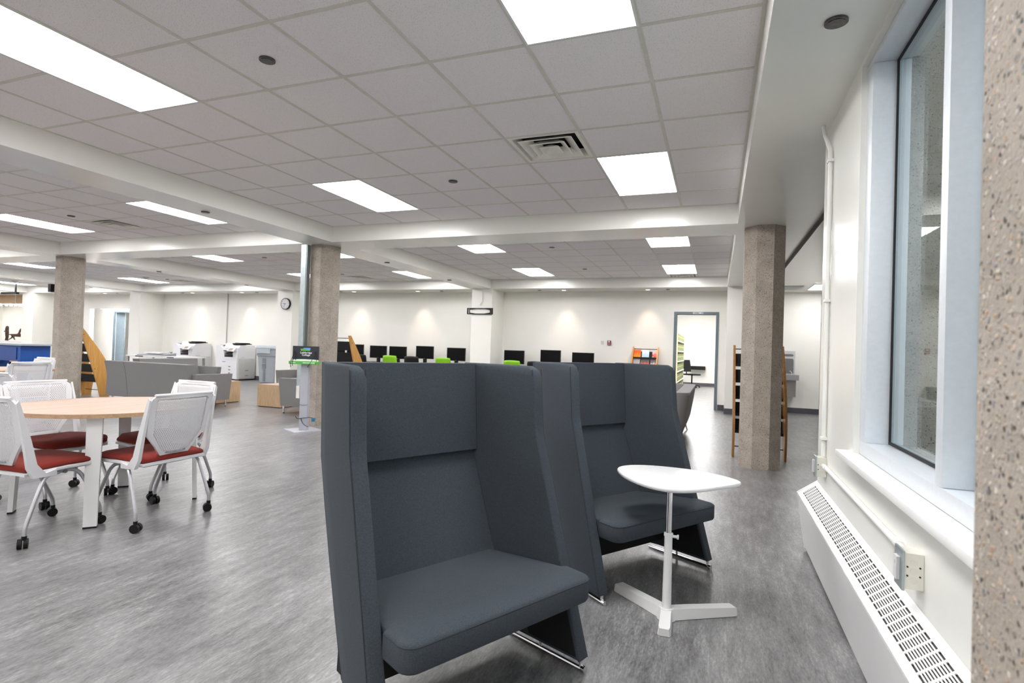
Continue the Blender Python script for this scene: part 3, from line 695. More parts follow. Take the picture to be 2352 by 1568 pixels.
# ------------------------------------------------------------------ white nesting chairs
def make_nesting(label):
    t = thing('nesting_chair', label, 'chair', (0,0,0), 0, 'white chairs with red seats on castors')
    # seat shell and cushion
    def seat_outline(g=0):
        P = [(.225-g, -.225+g), (.250-g, 0), (.245-g, .17), (.20-g, .235-g), (0, .25-g)]
        return [(x, y) for x, y in P] + [(-x, y) for x, y in P[:-1][::-1]]
    def zc(y, z): return z - .03*max(0, (y-.12)/.13)**2 - .012*max(0, (-.1-y)/.12)
    bm = nb(); loft(bm, [[(x, y, zc(y, z)) for x, y in seat_outline(g)] for g, z in ((.02, .405), (0, .415), (0, .428), (.006, .432))]); obj('seat_shell', bm, WPLAS, t, smooth=True, ang=50)
    bm = nb(); loft(bm, [[(x, y, zc(y, z)) for x, y in seat_outline(g)] for g, z in ((.012, .4325), (.004, .440), (.006, .455), (.02, .466), (.06, .472))]); obj('seat_cushion', bm, RED, t, smooth=True, ang=50)
    # backrest: curved perforated sheet with a solid rim
    def bp(u, z):   # u -1..1
        tt = (z-.46)/.40
        wdt = .205 + .025*tt
        if z < .60: wdt *= .50+.50*min(1, max(0, (z-.465)/.135))
        return (u*wdt, -.205-.07*tt-.03*(1-u*u)-.0*tt, z)
    bm = nb(); NU, NZ = 16, 14
    zs_ = [.47+.365*i/NZ for i in range(NZ+1)]
    grid = [[bm.verts.new((bp(-.86+1.72*j/NU, z))) for j in range(NU+1)] for z in zs_]
    for a, b in zip(grid, grid[1:]):
        for j in range(NU): f = bm.faces.new((a[j], a[j+1], b[j+1], b[j])); f.smooth = True
    back = obj('back_mesh', bm, PERF, t); md = back.modifiers.new('thick', 'SOLIDIFY'); md.thickness = .004
    bm = nb()
    # rim
    outer = []
    for z in (.455, .50, .55, .60, .66, .72, .78, .83): outer.append((1, z))
    rim_o = [bp(-1, z) for z in (.455, .52, .60, .70, .80)] + [(-.222, -.283, .838), (-.19, -.292, .862)] + [(x, -.305+.4*x*x*.5, .864-.0) for x in (-.1, 0, .1)] + [(.19, -.292, .862), (.222, -.283, .838)] + [bp(1, z) for z in (.80, .70, .60, .52, .455)]
    rim_i = [bp(-.83, z) for z in (.480, .53, .605, .70, .79)] + [(-.19, -.283, .825), (-.17, -.287, .838)] + [(x, -.303+.2*x*x, .838) for x in (-.09, 0, .09)] + [(.17, -.287, .838), (.19, -.283, .825)] + [bp(.83, z) for z in (.79, .70, .605, .53, .480)]
    n = len(rim_o); cl = []
    for o, i in zip(rim_o, rim_i):
        o = Vector(o); i = Vector(i); cl.append([bm.verts.new(o+Vector((0, .006, 0))), bm.verts.new(i+Vector((0, .006, 0))), bm.verts.new(i-Vector((0, .008, 0))), bm.verts.new(o-Vector((0, .010, 0)))])
    for q in range(n):
        a, b = cl[q], cl[(q+1) % n]
        for e in range(4): f = bm.faces.new((a[e], a[(e+1) % 4], b[(e+1) % 4], b[e])); f.smooth = True
    obj('back_rim', bm, WPLAS, t, smooth=True, ang=60)
    # rolled top lip
    bm = nb(); tube(bm, [(x, -.300+.35*x*x*.6-.006, .861) for x in (-.21, -.14, -.07, 0, .07, .14, .21)], .010, 8); obj('top_lip', bm, WPLAS, t, smooth=True)
    for s in (-1, 1):
        bm = nb(); rings = []
        for y, z, hw, tk in ((-.10, .405, .042, .010), (-.165, .400, .046, .013), (-.205, .46, .034, .012), (-.232, .60, .028, .010), (-.262, .74, .018, .008), (-.285, .84, .010, .006)):
            x = s*(.247 if z < .5 else .247-(z-.5)*.03); 
            if z > .41 or y < -.15: rings.append([(x-tk, y-hw*.7, z-.01), (x+tk, y-hw*.7, z-.01), (x+tk, y+hw*.7, z+.01), (x-tk, y+hw*.7, z+.01)])
            else: rings.append([(x-tk, y+.03, z-.018), (x+tk, y+.03, z-.018), (x+tk, y+.03, z+.018), (x-tk, y+.03, z+.018)])
        loft(bm, rings); obj('back_post', bm, WPLAS, t, bev=.004)
    bm = nb()
    box(bm, -.15, .15, -.13, .12, .375, .404); tube(bm, [(-.235, -.10, .392), (.235, -.10, .392)], .012, 8); tube(bm, [(-.20, .02, .385), (.20, .02, .385)], .012, 8)
    obj('under_frame', bm, mat('frame_grey', (.22, .22, .23), .5), t)
    for s in (-1, 1):
        for fr in (0, 1):
            if fr: pts = [(s*.165, -.04, .385), (s*.19, .03, .398), (s*.20, .10, .375), (s*.205, .15, .28), (s*.21, .215, .155), (s*.21, .235, .11), (s*.21, .236, .062)]
            else: pts = [(s*.20, -.02, .388), (s*.235, -.09, .396), (s*.248, -.135, .378), (s*.252, -.16, .32), (s*.262, -.225, .15), (s*.265, -.238, .11), (s*.265, -.238, .062)]
            bm = nb(); tube(bm, pts, .0115, 10, smooth_pts=2); lg = obj('leg', bm, SILVER, t, smooth=True)
            x, y, _ = pts[-1]; bm = nb(); cyl(bm, (x, y, .052), .013, .022, 14)
            a = (.4, -.5, .9, -.2)[(s+1)+fr]; dx, dy = math.cos(a), math.sin(a)
            M4 = Matrix.Translation((x-dy*.012*s, y+dx*.0, 0)) @ Matrix.Rotation(a, 4, 'Z')
            for sx in (-1, 1):
                n0 = len(bm.verts); bm.verts.ensure_lookup_table()
                R = cyl(bm, (sx*.004 if sx > 0 else -.024, 0, .0285), .028, .020, 20, 'x', r2=.028)
                for ring in R:
                    for v in ring: v.co = M4 @ v.co
            bevel(bm, .003, 2); ca = obj('castor', bm, BLACK, lg, smooth=True)
    return t
n0 = make_nesting('white chair with red seat at the near table, perforated back towards the aisle')
n0.location = (-3.22, -.13, 0); n0.rotation_euler = (0, 0, PI/2)
for x, y, rz, l in ((-3.77, .36, PI, 'white chair mostly hidden behind the chair at the right of the near round table'),
                    (-4.21, -.13, -PI/2, 'white chair on the left side of the near round table, back rising above the tabletop'),
                    (-3.55, -.62, .08, 'nearest white chair with red seat, cut off by the left photo edge'),
                    (-8.0, 1.55, PI/2, 'white chair at the far round table, large pale back in front of the concrete column'),
                    (-9.15, 2.22, PI, 'white chair behind the far round table, right against the concrete column'),
                    (-5.80, .52, 0.05, 'white chair between the two round tables, half outside the left edge')):
    dup(n0, (x, y, 0), rz, l)
# round tables
def make_table(label):
    t = thing('round_table', label, 'table', (0,0,0), 0, 'round oak tables with white legs')
    bm = nb(); R_ = .60; cyl(bm, (0,0,.706), R_-.001, .025, 96, mi=1); 
    for f in bm.faces:
        if len(f.verts) > 10: f.material_index = 0
    cyl(bm, (0,0,.7312), R_-.002, .0018, 96, mi=0)
    obj('table_top', bm, [OAK, OAKE], t)
    for i in range(4):
        a = PI/4+i*PI/2; c, s = math.cos(a), math.sin(a); bm = nb()
        rings = []
        for r, z, wd, tk in ((.545, .012, .036, .014), (.520, .70, .043, .016)):
            rings.append([(c*(r-tk)-s*wd, s*(r-tk)+c*wd, z), (c*(r+tk)-s*wd, s*(r+tk)+c*wd, z), (c*(r+tk)+s*wd, s*(r+tk)-c*wd, z), (c*(r-tk)+s*wd, s*(r-tk)-c*wd, z)])
        loft(bm, rings); lg = obj('leg', bm, WMETAL, t, bev=.004)
        bm = nb(); r = .545; wd, tk = .0365, .0145
        loft(bm, [[(c*(r-tk)-s*wd, s*(r-tk)+c*wd, z), (c*(r+tk)-s*wd, s*(r+tk)+c*wd, z), (c*(r+tk)+s*wd, s*(r+tk)-c*wd, z), (c*(r-tk)+s*wd, s*(r-tk)-c*wd, z)] for z in (0, .0115)])
        obj('foot_cap', bm, BLACK, lg)
    bm = nb()
    for a in (PI/4, 3*PI/4):
        M4 = Matrix.Rotation(a, 4, 'Z'); box(bm, -.50, .50, -.02, .02, .675+(.0 if a < 1 else .001), .7055, 0, M4)
    obj('cross_rail', bm, WMETAL, t); return t
rt = make_table('near round table with pale oak top and flat white legs'); rt.location = (-3.71, -.08, 0); rt.rotation_euler = (0, 0, .03)
dup(rt, (-8.78, 1.75, 0), .1, 'far round oak table at the left edge behind the near chairs')

# ------------------------------------------------------------------ grey lounge furniture
def cushion(bm, x0, x1, y0, y1, z0, z1, b=.02):
    b2 = nb(); box(b2, x0, x1, y0, y1, z0, z1); bevel(b2, b, 3); me = bpy.data.meshes.new('tmp'); b2.to_mesh(me); b2.free(); bm.from_mesh(me); bpy.data.meshes.remove(me)
def lounge(name, label, cat, W, D, loc, rz, seams=(), arms=(1, 1), legs=True, lean=.10, H=.77, group=None):
    # local: front = +y, back at y=0, x 0..W
    t = thing(name, label, cat, loc, rz, group)
    aw = .10
    bm = nb(); x0, x1 = (aw+.0 if arms[0] else 0), (W-aw if arms[1] else W)
    loft(bm, [[(x0-e, -ln, z), (x1+e, -ln, z), (x1+e, .13-ln*.3+(.08 if z < .5 else 0), z), (x0-e, .13-ln*.3+(.08 if z < .5 else 0), z)] for z, ln, e in ((.12, 0, -.02), (.40, .03, -.01), (.60, .06, .0), (H, lean, 0))])
    for s in seams: tube(bm, [(s, -.0015, .13), (s, -.031, .40), (s, -.061, .60), (s, -lean-.001, H-.01)], .0018, 6, 1)
    obj('backrest', bm, [GREY, CHARS], t, bev=.02, seg=3)
    bm = nb(); cushion(bm, x0+.003, x1-.003, .2, D+.03, .15, .42, .02); obj('seat', bm, GREYL, t, smooth=True)
    for on, xa in ((arms[0], 0), (arms[1], W-aw)):
        if on:
            bm = nb(); loft(bm, [[(xa, .02, z), (xa+aw, .02, z), (xa+aw, D-.02+f, z), (xa, D-.02+f, z)] for z, f in ((.13, -.04), (.60, .02))]); obj('armrest', bm, GREY, t, bev=.014, seg=3)
    if legs:
        for x, y in ((.06, .10), (W-.06, .10), (.06, D-.08), (W-.06, D-.08)):
            bm = nb(); cyl(bm, (x, y, .008), .014, .125, 14, r2=.022); lg = obj('leg', bm, CHROME, t)
            bm = nb(); cyl(bm, (x, y, 0), .016, .0078, 14); obj('glide', bm, BLACK, lg)
    return t
lounge('sofa', 'long grey sofa seen from behind, left of the aisle', 'sofa', 2.28, .78, (-10.27, 4.12, 0), 0, (.62,))
lounge('armchair', 'grey seat behind the long sofa, its pale back panel and arm showing', 'armchair', 1.55, .72, (-10.85, 6.55, 0), -PI/2, (), (1, 1), lean=.12)
lounge('armchair', 'grey armchair left of the middle column behind the sign stand', 'armchair', .80, .70, (-5.92, 4.60, 0), PI/2, (), (1, 1), lean=.12)
lounge('armchair', 'grey armchair behind the wooden cube, facing the camera', 'armchair', .92, .72, (-7.62, 7.25, 0), PI, (), (1, 1), lean=.12)
def cube_table(label, x, y, w, d, h, rz=0):
    t = thing('cube_table', label, 'low table', (x, y, 0), rz, 'striped oak cube tables')
    bm = nb(); box(bm, 0, w, 0, d, .012, h-.003); obj('body', bm, BOXW, t, bev=.002)
    bm = nb(); box(bm, 0, w, 0, d, h-.0025, h); obj('table_top', bm, OAK, t)
    bm = nb(); box(bm, .02, w-.02, .02, d-.02, 0, .0115); obj('plinth', bm, BLACK, t)
cube_table('striped oak cube table against the right end of the long sofa', -9.05, 4.965, .60, .56, .415)
cube_table('striped oak cube table in front of the armchair left of the middle column', -7.62, 5.14, .57, .60, .415)
# grey tub sofa on the right
t = thing('tub_sofa', 'light grey tub sofa with flared sides behind the second high-back chair', 'sofa', (-.22, 4.38, 0))
def tub(w, d, cx, cy, r, n=6):
    P = []
    for (sx, sy, a0) in ((1, 1, 0), (-1, 1, PI/2), (-1, -1, PI), (1, -1, 3*PI/2)):
        for i in range(n+1):
            a = a0+PI/2*i/n; P.append((cx+sx*(w/2-r)+r*math.cos(a), cy+sy*(d/2-r)+r*math.sin(a)))
    return P
bm = nb(); ow, od, cx, cy = .78, 2.35, -.06, 1.22
R_ = []
for z, g in ((.155, -.235), (.165, -.20), (.26, -.14), (.50, -.06), (.70, -.005), (.735, 0), (.745, -.012)): R_.append([(x, y, z) for x, y in tub(ow+g, od+g*1.1, cx, cy, .14+g*.15)])
for z, g in ((.745, -.33), (.735, -.35), (.47, -.36)): R_.append([(x, y, z) for x, y in tub(ow+g, od+g, cx-.0, cy, .05)])
loft(bm, R_, smooth=True); obj('shell', bm, GREY, t, smooth=True, ang=50)
bm = nb(); cushion(bm, cx-.20, cx+.20, cy-.98, cy+.98, .475, .56, .02); obj('seat', bm, GREYL, t, smooth=True)
for sx in (-1, 1):
    for y in (.23, 2.2):
        bm = nb(); xx = cx+sx*.22; tube(bm, [(xx, y+.02, .17), (xx+sx*.06, y-.02, .0)], [.02, .012], 12); obj('leg', bm, CHROME, t)

# ------------------------------------------------------------------ magazine racks
def make_rack(name, label, W, loc, rz, wd=RACKW, nsh=5, mirror=1, group='curved wooden magazine racks', strut=True):
    # local: x across, shelves face +y; top overhangs to -y, strut to -y
    t = thing(name, label, 'magazine rack', loc, rz, group)
    H = 1.375
    back = [(z, -.44*(z/H)**1.1) for z in (0, .25, .5, .75, 1.0, 1.2, H)]
    wid = [(0, .17), (.25, .27), (.5, .32), (.75, .30), (1.0, .22), (1.2, .14), (H, .06)]
    bk = lambda z: lerp(z, [(a, b) for a, b in back]); wf = lambda z: lerp(z, wid)
    zz = [0, .12, .25, .38, .5, .62, .75, .88, 1.0, 1.1, 1.2, 1.3, H]
    for x in (0, W-.026):
        bm = nb(); prism(bm, [(bk(z), z) for z in zz] + [(bk(z)+wf(z), z) for z in zz[::-1]], x, x+.026, 'yz'); sp = obj('side_panel', bm, wd, t, bev=.003)
        bm = nb()
        for z in (.56, 1.24, 1.32): cyl(bm, (x-.0015 if x == 0 else x+.0262, bk(z)+.04, z), .008, .0013, 12, 'x')
        obj('bolt', bm, BLACK, sp)
    for i in range(nsh):
        z = 1.10-.205*i; bm = nb(); y = bk(z+.05)+.02
        loft(bm, [[(xx, y-.02, z+.165), (xx, y-.014, z+.165), (xx, y+.050, z+.010), (xx, y+.10, z+.010), (xx, y+.10, z+.034), (xx, y+.106, z+.034), (xx, y+.106, z), (xx, y+.044, z)] for xx in (.027, W-.027)])
        if z > .2: obj('shelf', bm, BLACKM, t)
        else: bm.free()
    bm = nb(); tube(bm, [(.02, bk(1.33)+.03, 1.325), (W-.02, bk(1.33)+.03, 1.325)], .006, 8); tube(bm, [(.02, .06, .12), (W-.02, .06, .12)], .006, 8); obj('cross_bar', bm, BLACK, t)
    if strut:
        bm = nb(); x0, x1 = W*.5-.045, W*.5+.045
        loft(bm, [[(x0, a, z), (x1, a, z), (x1, a+.022, z+.006), (x0, a+.022, z+.006)] for a, z in ((-.60, 0), (-.24, .56))]); obj('strut_leg', bm, SHELFW, t, bev=.002)
    return t
make_rack('magazine_rack', 'curved honey-wood magazine rack with black shelves beside the left column', .58, (-11.78, 4.64, 0), 0)
make_rack('magazine_rack', 'curved wooden magazine rack rising behind the near high-back chair, right of the middle column', .62, (-6.50, 5.95, 0), 0, nsh=4)
make_rack('magazine_rack', 'tall narrow brown rack with black shelves flanking the right column', .60, (1.222, 4.58, 0), PI, RACKD, strut=False)
rk = make_rack('magazine_rack', 'small wooden rack of colourful magazines against the back wall by the doorway', .59, (-.855, 10.0, 0), PI, RACKW, nsh=3, strut=False)
def cover(name, c1, c2, c3, seed):
    m, ns, ls, b = new_mat(name); v = coords(ns, ls, (1, 1, 1)); n = noise(ns, ls, v, 14+seed, 3, .6)
    g = ns.new('ShaderNodeSeparateXYZ'); ls.new(v.outputs[0], g.inputs[0])
    mm = ns.new('ShaderNodeMath'); mm.operation = 'MULTIPLY_ADD'; mm.inputs[1].default_value = 4.2; ls.new(g.outputs[2], mm.inputs[0]); ls.new(n.outputs[0], mm.inputs[2])
    r = ramp(ns, ls, mm.outputs[0], [(.42, c1), (.66, c2), (1.05, c3)]); ls.new(r.outputs[0], b.inputs['Base Color']); b.inputs['Roughness'].default_value = .35; return m
mags = [(-1.335, 1.10, .16, .185, ((1, .33, .01), (1, .30, .02), (.95, .12, .01)), 'orange magazine on the upper shelf of the back wall rack, left'),
        (-1.145, 1.10, .165, .19, ((.85, .88, .95), (.45, .68, .95), (.75, .85, .95)), 'pale blue magazine on the upper shelf of the back wall rack, middle'),
        (-.93, 1.10, .12, .165, ((.7, .6, .6), (.75, .03, .02), (.7, .5, .5)), 'red and white magazine on the upper shelf of the back wall rack, right'),
        (-1.34, .895, .15, .19, ((.12, .12, .14), (.55, .5, .5), (.5, .48, .5)), 'grey magazine on the second shelf of the back wall rack, left'),
        (-1.15, .895, .20, .19, ((.9, .3, .12), (.85, .12, .07), (.10, .11, .11)), 'black and orange magazine on the second shelf of the back wall rack, middle'),
        (-.95, .895, .14, .175, ((.75, .5, .42), (.8, .58, .5), (.16, .14, .18)), 'white magazine with a portrait on the second shelf of the back wall rack, right')]
def bkw(z): return 10.0+.44*(z/1.375)**1.1
for i, (x, z, wd, h, cs, l) in enumerate(mags):
    bm = nb(); y = bkw(z+.05)-.02
    ys0, ys1 = y-.052, y+.006
    loft(bm, [[(-wd/2, a-.006, zz), (wd/2, a-.006, zz), (wd/2, a-.002, zz), (-wd/2, a-.002, zz)] for a, zz in ((0, 0), (ys1-ys0, h))])
    tag(obj('magazine', bm, cover('cover_%d' % i, *cs, i), loc=(x, ys0, z+.0125)), l, 'magazine', 'magazines on the back wall rack')

# ------------------------------------------------------------------ sign stand
t = thing('charging_stand', 'grey pedestal stand with black and green college sign beside the middle column', 'sign stand', (-4.97, 3.36, 0), math.radians(24))
bm = nb(); box(bm, -.20, .20, -.20, .20, 0, .008); bp_ = obj('base_plate', bm, KIOSK, t); bp_.rotation_euler = (0, 0, math.radians(40))
bm = nb(); loft(bm, [[(-.052, -.035, z), (.052, -.035, z), (.062, .03, z), (-.062, .03, z)] for z in (.009, .93)]); obj('post', bm, KIOSK, t, bev=.008)
bm = nb(); box(bm, -.178, .178, -.02, .012, .985, 1.175); obj('sign_board', bm, SIGND, t, bev=.004)
bm = nb(); box(bm, -.195, .190, -.115, .03, .925, .965); bk_ = [(-.235, .985), (0, 1.0), (.225, .985)]
obj('charging_tray', bm, SIGNG, t, bev=.006)
bm = nb(); P = [(-.178, .966), (.178, .966), (.178, .984), (.1, .990), (0, .992), (-.1, .990), (-.178, .984)]; prism(bm, P, -.022, -.0205, 'xz'); obj('white_stripe', bm, INK, t)
text('college_name', 'Lethbridge', .037, (.005, -.0215, 1.072), (PI/2, 0, 0), INK, t)
text('college_name', 'College', .037, (.005, -.0215, 1.040), (PI/2, 0, 0), INK, t)
for grp in (((-.175, .02), (-.152, .03), (-.118, .012)), ((-.005, .035), (.034, .012), (.05, .022), (.076, .03), (.11, .018), (.132, .025))):
    bm = nb()
    for x0, wd in grp: box(bm, x0, x0+wd, -.1163, -.1152, .941, .950)
    obj('tray_lettering', bm, INK, t)
bm = nb(); prism(bm, [(-.066, 1.108), (.055, 1.108), (.058, 1.118), (.02, 1.128), (-.02, 1.136), (-.072, 1.138)], -.0222, -.0205, 'xz'); obj('logo_green', bm, SIGNG, t)
bm = nb(); prism(bm, [(.058, 1.1185), (.065, 1.150), (-.02, 1.150), (-.045, 1.1385), (-.02, 1.1365), (.02, 1.1285)], -.0222, -.0205, 'xz'); obj('logo_blue', bm, mat('logo_blue', (.12, .36, .75), .4), t)
bm = nb()
for pts in ([(-.15, -.03, 1.11), (-.148, -.05, 1.03), (-.145, -.125, .96), (-.14, -.122, .90)], [(-.15, -.03, 1.11), (-.165, -.05, 1.03), (-.17, -.125, .95), (-.165, -.12, .88)], [(-.15, -.03, 1.11), (-.12, -.06, 1.0), (-.11, -.09, .98)],
            [(.14, -.03, 1.10), (.165, -.06, 1.06), (.175, -.08, .99), (.17, -.122, .93)], [(.13, -.03, 1.10), (.12, -.09, 1.0), (.09, -.125, .93), (.06, -.12, .885)]): tube(bm, pts, .004, 6, smooth_pts=2)
obj('charging_cable', bm, BLACK, t)
bm = nb()
tube(bm, [(-.10, -.05, .20), (-.07, -.055, .16), (-.03, -.05, .17), (.04, -.05, .18), (.10, -.04, .185), (.13, 0, .17)], .004, 6, smooth_pts=2)
tube(bm, [(-.02, -.055, .17), (0, -.06, .11), (.05, -.07, .07), (.09, -.08, .06)], .004, 6, smooth_pts=2); tube(bm, [(-.056, -.04, .36), (0, -.045, .35), (.06, -.04, .36)], .002, 6, smooth_pts=1)
obj('power_cord', bm, BLACK, t)
bm = nb(); box(bm, .115, .16, -.03, .0, .125, .175); o = obj('plug', bm, mat('plug_blue', (.02, .16, .30), .4), t, bev=.005); o['label'] = 'blue plug'

# ------------------------------------------------------------------ back wall: computers, chairs, fittings
DZ = .74
def desk(label, x0, x1, y0=9.63):
    t = thing('computer_desk', label, 'desk', ((x0+x1)/2, y0, 0), 0, 'long black computer desks')
    W = (x1-x0)/2; bm = nb(); box(bm, -W, W, 0, .74, DZ-.03, DZ); obj('desk_top', bm, BLACK, t, bev=.003)
    n = max(2, int((x1-x0)/1.2)+1)
    for i in range(n+1):
        x = -W+.02+(2*W-.04)*i/n; bm = nb(); box(bm, x-.015, x+.015, .04, .70, 0, DZ-.0305); obj('desk_panel', bm, BLACK, t)
    bm = nb(); box(bm, -W+.04, W-.04, .68, .695, .25, DZ-.031); obj('back_panel', bm, BLACK, t)
desk('long black computer desk left of the wall bracket pilaster', -9.9, -5.37); desk('long black computer desk right of the wall bracket pilaster', -4.75, -2.0)
def make_monitor(label):
    t = thing('monitor', label, 'monitor', (0,0,0), 0, 'black computer monitors on the desks')
    bm = nb(); box(bm, -.262, .262, -.012, .025, .115, .45); obj('bezel', bm, BLACK, t, bev=.004)
    bm = nb(); box(bm, -.248, .248, -.0145, -.0125, .135, .437); obj('screen', bm, SCREEN, t)
    bm = nb(); cyl(bm, (0, -.0155, .125), .006, .002, 12, 'y'); obj('badge', bm, mat('badge', (.5, .5, .5), .4), t)
    bm = nb(); loft(bm, [[(-.05, .01, z), (.05, .01, z), (.05, .04, z), (-.05, .04, z)] for z in (.012, .2)]); obj('stand_neck', bm, BLACK, t, bev=.004)
    bm = nb(); box(bm, -.12, .12, -.09, .11, 0, .012); obj('stand_base', bm, BLACK, t, bev=.004); return t
mon = [(-8.23, 1.192, 0), (-7.61, 1.163, 0), (-6.79, 1.223, -.03), (-5.87, 1.204, -.02), (-4.275, 1.165, 0), (-3.34, 1.226, -.12), (-2.54, 1.19, 0), (-8.98, 1.21, .05), (-9.6, 1.21, 0)]
ml = ['second black monitor from the middle column', 'black monitor behind the left green chair', 'black monitor behind the black chair left of the white pilaster', 'black monitor nearest the white pilaster on its left', 'black monitor behind the green chair right of the pilaster', 'slightly turned black monitor, centre one right of the pilaster', 'rightmost black monitor on the desks', 'black monitor half hidden by the curved wooden rack', 'black monitor right beside the middle column behind the rack']
m0 = None
for (x, zt, rz), l in zip(mon, ml):
    # a riser block under each monitor brings it to its height
    h = zt-.45-DZ
    if m0 is None: m0 = make_monitor(l); m0.location = (x, 9.9, DZ+max(h, .0005)); m0.rotation_euler = (0,0,rz)
    else: dup(m0, (x, 9.9, DZ+max(h, .0005)), rz, l)
    if h > .005:
        bm = nb(); box(bm, -.17, .17, -.16, .16, 0, h-.001); tag(obj('desktop_computer', bm, BLACK, loc=(x, 9.9, DZ+.0003), bev=.003), 'flat desktop computer under the ' + ' '.join(l.replace('black ', '').split()[:10]), 'computer', 'desktop computers')
def make_poly(label, m, name):
    t = thing(name, label, 'chair', (0,0,0), 0, 'plastic computer chairs')
    bm = nb(); NU, NZ = 8, 6; g = []
    for j in range(NZ+1):
        z = .62+.34*j/NZ; hw = .215-.012*j/NZ-(.012 if j == NZ else 0); g.append([bm.verts.new((hw*u, -.20-.05*j/NZ+.035*(u*u), z-(.012*u*u if j == NZ else 0))) for u in [-1+2*i/NU for i in range(NU+1)]])
    for a, b in zip(g, g[1:]):
        for i in range(NU): bm.faces.new((a[i], a[i+1], b[i+1], b[i])).smooth = True
    o = obj('backrest', bm, m, t, smooth=True, ang=60); md = o.modifiers.new('t', 'SOLIDIFY'); md.thickness = .012
    bm = nb(); cushion(bm, -.21, .21, -.20, .20, .43, .455, .01); obj('seat', bm, m, t, smooth=True)
    for sx in (-1, 1):
        bm = nb(); tube(bm, [(sx*.18, -.17, .435), (sx*.20, -.235, .50), (sx*.19, -.225, .70)], .011, 8); obj('back_strut', bm, SILVER, t)
        for y in (-.18, .17):
            bm = nb(); tube(bm, [(sx*.18, y*.9, .43), (sx*.215, y*1.15, 0)], .010, 8); obj('leg', bm, SILVER, t)
    return t
g0 = make_poly('green plastic chair at the computers, left one', GREEN, 'computer_chair'); g0.location = (-7.37, 9.35, 0)
for x, l in ((-5.85, 'green plastic chair at the computers just left of the pilaster'), (-4.05, 'green plastic chair at the computers right of the pilaster'), (-9.35, 'green plastic chair mostly hidden between middle column and curved rack')): dup(g0, (x, 9.35, 0), 0, l)
k0 = make_poly('black plastic chair between the two green chairs left of the pilaster', BLACK, 'computer_chair'); k0.location = (-6.72, 9.32, -.0)
for x, y, l in ((-3.45, 9.3, 'black plastic chair in front of the turned monitor'), (-2.55, 9.3, 'rightmost black plastic chair at the computers'), (-8.25, 9.3, 'black plastic chair right of the curved rack')): dup(k0, (x, y, 0), 0, l)
# clock
t = thing('wall_clock', 'round black-rimmed wall clock on the white pilaster left of the middle column', 'clock', (-11.175, 9.598, 2.30))
bm = nb(); cyl(bm, (0, -.05, 0), .165, .049, 40, 'y'); obj('clock_rim', bm, BLACK, t, smooth=True)
bm = nb(); cyl(bm, (0, -.0525, 0), .145, .002, 40, 'y'); obj('clock_face', bm, WPLAS, t)
def hand(n, a, L, w_): 
    bm = nb(); box(bm, -w_, w_, -.055, -.0535, -.02, L); o = obj(n, bm, BLACKM, t); o.rotation_euler = (0, a, 0)
hand('minute_hand', math.radians(205), .11, .004); hand('hour_hand', math.radians(278), .08, .006)
for h in range(12):
    a = h*PI/6; text('numeral', str(12 if h == 0 else h), .034, (.118*math.sin(a), -.0535, .118*math.cos(a)-.012), (PI/2, 0, 0), BLACKM, t)
# TV bracket with cable drop
t = thing('wall_bracket', 'black empty television bracket on the white pilaster', 'wall bracket', (-5.10, 9.598, 2.132))
bm = nb(); Wb, Hb = .345, .078
for d in ((-Wb, Wb, Hb-.02, Hb), (-Wb, Wb, -Hb, -Hb+.02), (-Wb, -Wb+.03, -Hb+.02, Hb-.02), (Wb-.03, Wb, -Hb+.02, Hb-.02), (-Wb+.055, -Wb+.07, -.05, .05), (Wb-.07, Wb-.055, -.05, .05)): box(bm, d[0], d[1], -.03, -.001, d[2], d[3])
for sx in (-1, 1):
    for sz in (-1, 1): prism(bm, [(sx*.29, sz*.058), (sx*.12, sz*.058), (sx*.27, sz*.035)], -.028, -.003, 'xz')
obj('bracket_frame', bm, BLACK, t)
bm = nb(); tube(bm, [(.05, -.012, .555), (.05, -.012, .24), (.01, -.02, .20)], .009, 8); box(bm, -.05, .005, -.03, -.001, .155, .205); o = obj('cable_drop', bm, WHITE, t); o['label'] = 'white conduit drop with a small box'
# wall plates
bm = nb(); box(bm, -.03, .03, -.012, -.001, -.045, .045); tag(obj('wall_plate', bm, mat('plate_grey', (.55, .55, .55), .35, .3), loc=(-2.19, YW, 1.445), bev=.003), 'small grey wall plate left of the red fire alarm', 'wall plate')
t = thing('fire_alarm', 'red fire alarm pull station on the back wall', 'fire alarm', (-2.02, YW, 1.447))
bm = nb(); box(bm, -.042, .042, -.035, -.001, -.055, .055); obj('alarm_body', bm, mat('alarm_red', (.22, .015, .02), .4), t, bev=.004)
bm = nb(); box(bm, -.02, .02, -.042, -.0355, .005, .045); box(bm, -.03, .03, -.040, -.0355, -.035, -.022); obj('pull_handle', bm, WPLAS, t)

